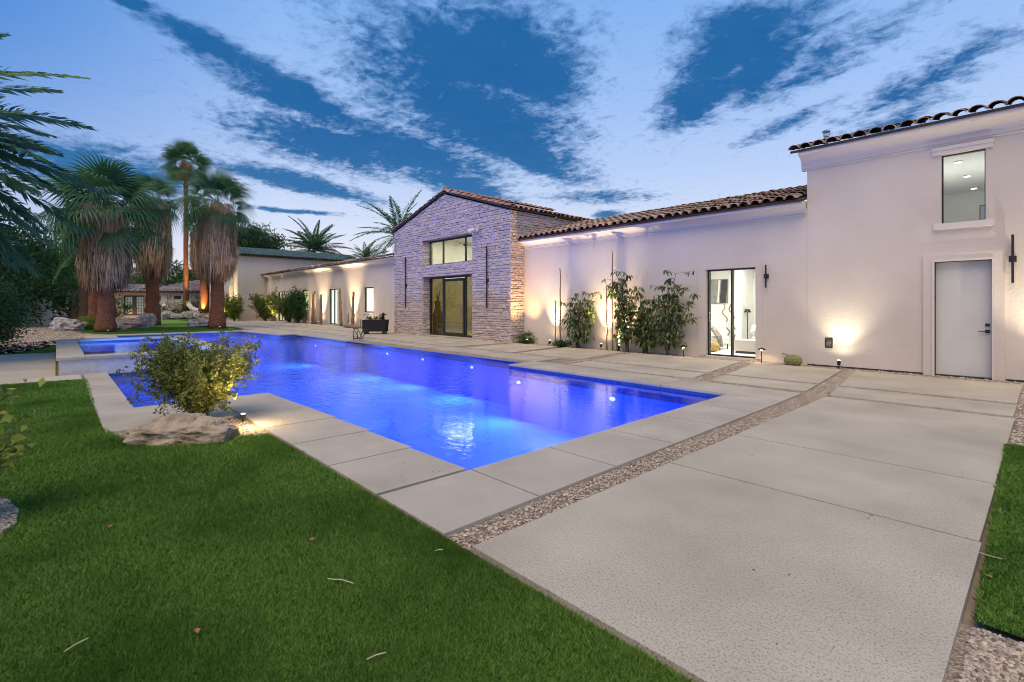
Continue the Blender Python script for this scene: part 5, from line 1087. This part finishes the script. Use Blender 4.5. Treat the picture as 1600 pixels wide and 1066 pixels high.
# hall behind the stone gable
x, z = wz(684, 522, 15.0); t = thing('floor_vase', 'tall tapering brown vase with bare branches in the glass entry', 'vase', (x, 15.0, .05))
MB().lathe([(.22, 0), (.36, .35), (.34, .8), (.20, 1.15), (.13, 1.5), (.17, 1.72), (.15, 1.72), (.10, 1.5)], 0, 0, 20).build('body', M['cane'], t, smooth=True)
mb = MB()
for k in range(5): mb.tube([(0, 0, 1.5), (.08*math.cos(k*1.3), .08*math.sin(k*1.3), 2.0), (.25*math.cos(k*1.3+.4), .2*math.sin(k*1.3), 2.35), (.22*math.cos(k*1.3+.9), .2, 2.65)], [.018, .014, .01, .005], 5)
mb.build('branches', M['driftwood'], t)
t = thing('hall_sofa', 'pale low sofa inside the glass entry', 'sofa', (-20.3, 17.2, .05)); MB().box(-1.3, -.4, .12, 1.3, .45, .42).build('seat', M['linen'], t, bevel=.05); MB().box(-1.3, .3, .3, 1.3, .5, .85).build('backrest', M['linen'], t, bevel=.05)
t = thing('ceiling_fan', 'dark ceiling fan seen through the upper gable window', 'ceiling fan', (-21.0, 16.0, 4.75)); MB().tube([(0, 0, 0), (0, 0, .54)], .02, 8).build('rod', M['dark_metal'], t); MB().lathe([(.12, -.08), (.12, .05)], 0, 0, 14).build('motor', M['dark_metal'], t)
for k in range(4): q = k*PI/2+.4; b = MB(); b.tube([(.1*math.cos(q), .1*math.sin(q), 0), (.75*math.cos(q), .75*math.sin(q), 0)], [.05, .07], 6, sq=.15); b.build('blade', M['dark_metal'], t)

# ------------------------------------------------------------------ fallen leaves and twigs on the lawn
def drop(px, py, L, w, m, nm, lab, grp):
    D = 1.5*FP/(py-478); p_ = G(px, D, .014); a = random.random()*PI; d = Vector((math.cos(a), math.sin(a), 0)); s = Vector((-d.y, d.x, 0)); mb = MB()
    if nm == 'fallen_twig': mb.tube([-d*L/2, s*L*.08, d*L/2], w, 5)
    else: mb.add([-d*L/2, -s*w+Vector((0, 0, .006)), d*L/2, s*w+Vector((0, 0, .008)), -d*L/2+Vector((0, 0, .002)), -s*w+Vector((0, 0, .008)), d*L/2+Vector((0, 0, .003)), s*w+Vector((0, 0, .010))], [(3, 2, 1, 0), (4, 5, 6, 7), (0, 1, 5, 4), (1, 2, 6, 5), (2, 3, 7, 6), (3, 0, 4, 7)])
    o = mb.build(nm, m); o.location = p_; dsc(o, lab, 'leaf' if nm != 'fallen_twig' else 'twig', grp)
ml = mat('dry_leaf', (.35, .15, .07), .8, noise=(20, (.22, .09, .05), 3)); mt = mat('dry_twig', (.62, .55, .38), .8, noise=(20, (.5, .42, .28), 3))
for px, py, lb in ((173, 826, 'brown dry leaf at the left of the lawn near the gravel patch'), (487, 847, 'brown dry leaf on the lawn, nearest the middle paving edge'), (308, 991, 'brown dry leaf low in the foreground lawn'), (1545, 905, 'reddish dry leaf on the small lawn right of the patio')): drop(px, py, .045, .014, ml, 'fallen_leaf', lb, 'dry leaves on the lawn')
for px, py, L, lb in ((532, 912, .16, 'longest straw coloured twig in the middle of the lawn'), (588, 1030, .08, 'short pale twig at the bottom edge of the lawn'), (120, 1012, .09, 'pale twig in the bottom left corner of the lawn'), (686, 863, .05, 'tiny pale twig beside the paving edge of the lawn'), (1565, 802, .12, 'upper pale twig on the small lawn right of the patio'), (1548, 872, .10, 'lower pale twig on the small lawn right of the patio')): drop(px, py, L, .0025, mt, 'fallen_twig', lb, 'twigs on the lawn')

# ------------------------------------------------------------------ far hills
mb = MB(); vs = []; fs = []; n_ = 60
for i in range(n_+1):
    px = -500+1900*i/n_; h = 42+26*math.sin(i*.35+1)+12*math.sin(i*.9)+5*math.sin(i*2.7); p0 = G(px, 900, -2); p1 = G(px, 1050, max(h, 12)); p2 = G(px, 1300, -2); vs += [p0, p1, p2]
    if i: k = 3*i; fs += [(k-3, k, k+1, k-2), (k-2, k+1, k+2, k-1)]
mb.add(vs, fs); dsc(mb.build('hills', mat('hill', (.16, .14, .19), 1, noise=(.01, (.12, .11, .15), 6))), 'low purple hills on the horizon', 'hills', kind='structure')

# crumbs of dry leaf litter on the paving
c = rng.random((70, 2))*np.array([2.0, 9.0])+np.array([-2.35, 2.2]); c = np.concatenate([c, rng.random((40, 2))*np.array([5.0, .8])+np.array([-8.5, 1.95])]); V, F = leaf_quads(np.concatenate([c, np.full((len(c), 1), .006)], 1), .022, .5, 0); V[:, 2] = .003+.006*rng.random(len(V))
dsc(np_mesh('leaf_litter', V, F, mat('litter', (.07, .045, .03), .9, noise=(20, (.12, .08, .05), 2)), tint=rng.random(len(F))), 'tiny dark crumbs of leaf litter on the concrete slabs', 'leaf litter', kind='stuff')
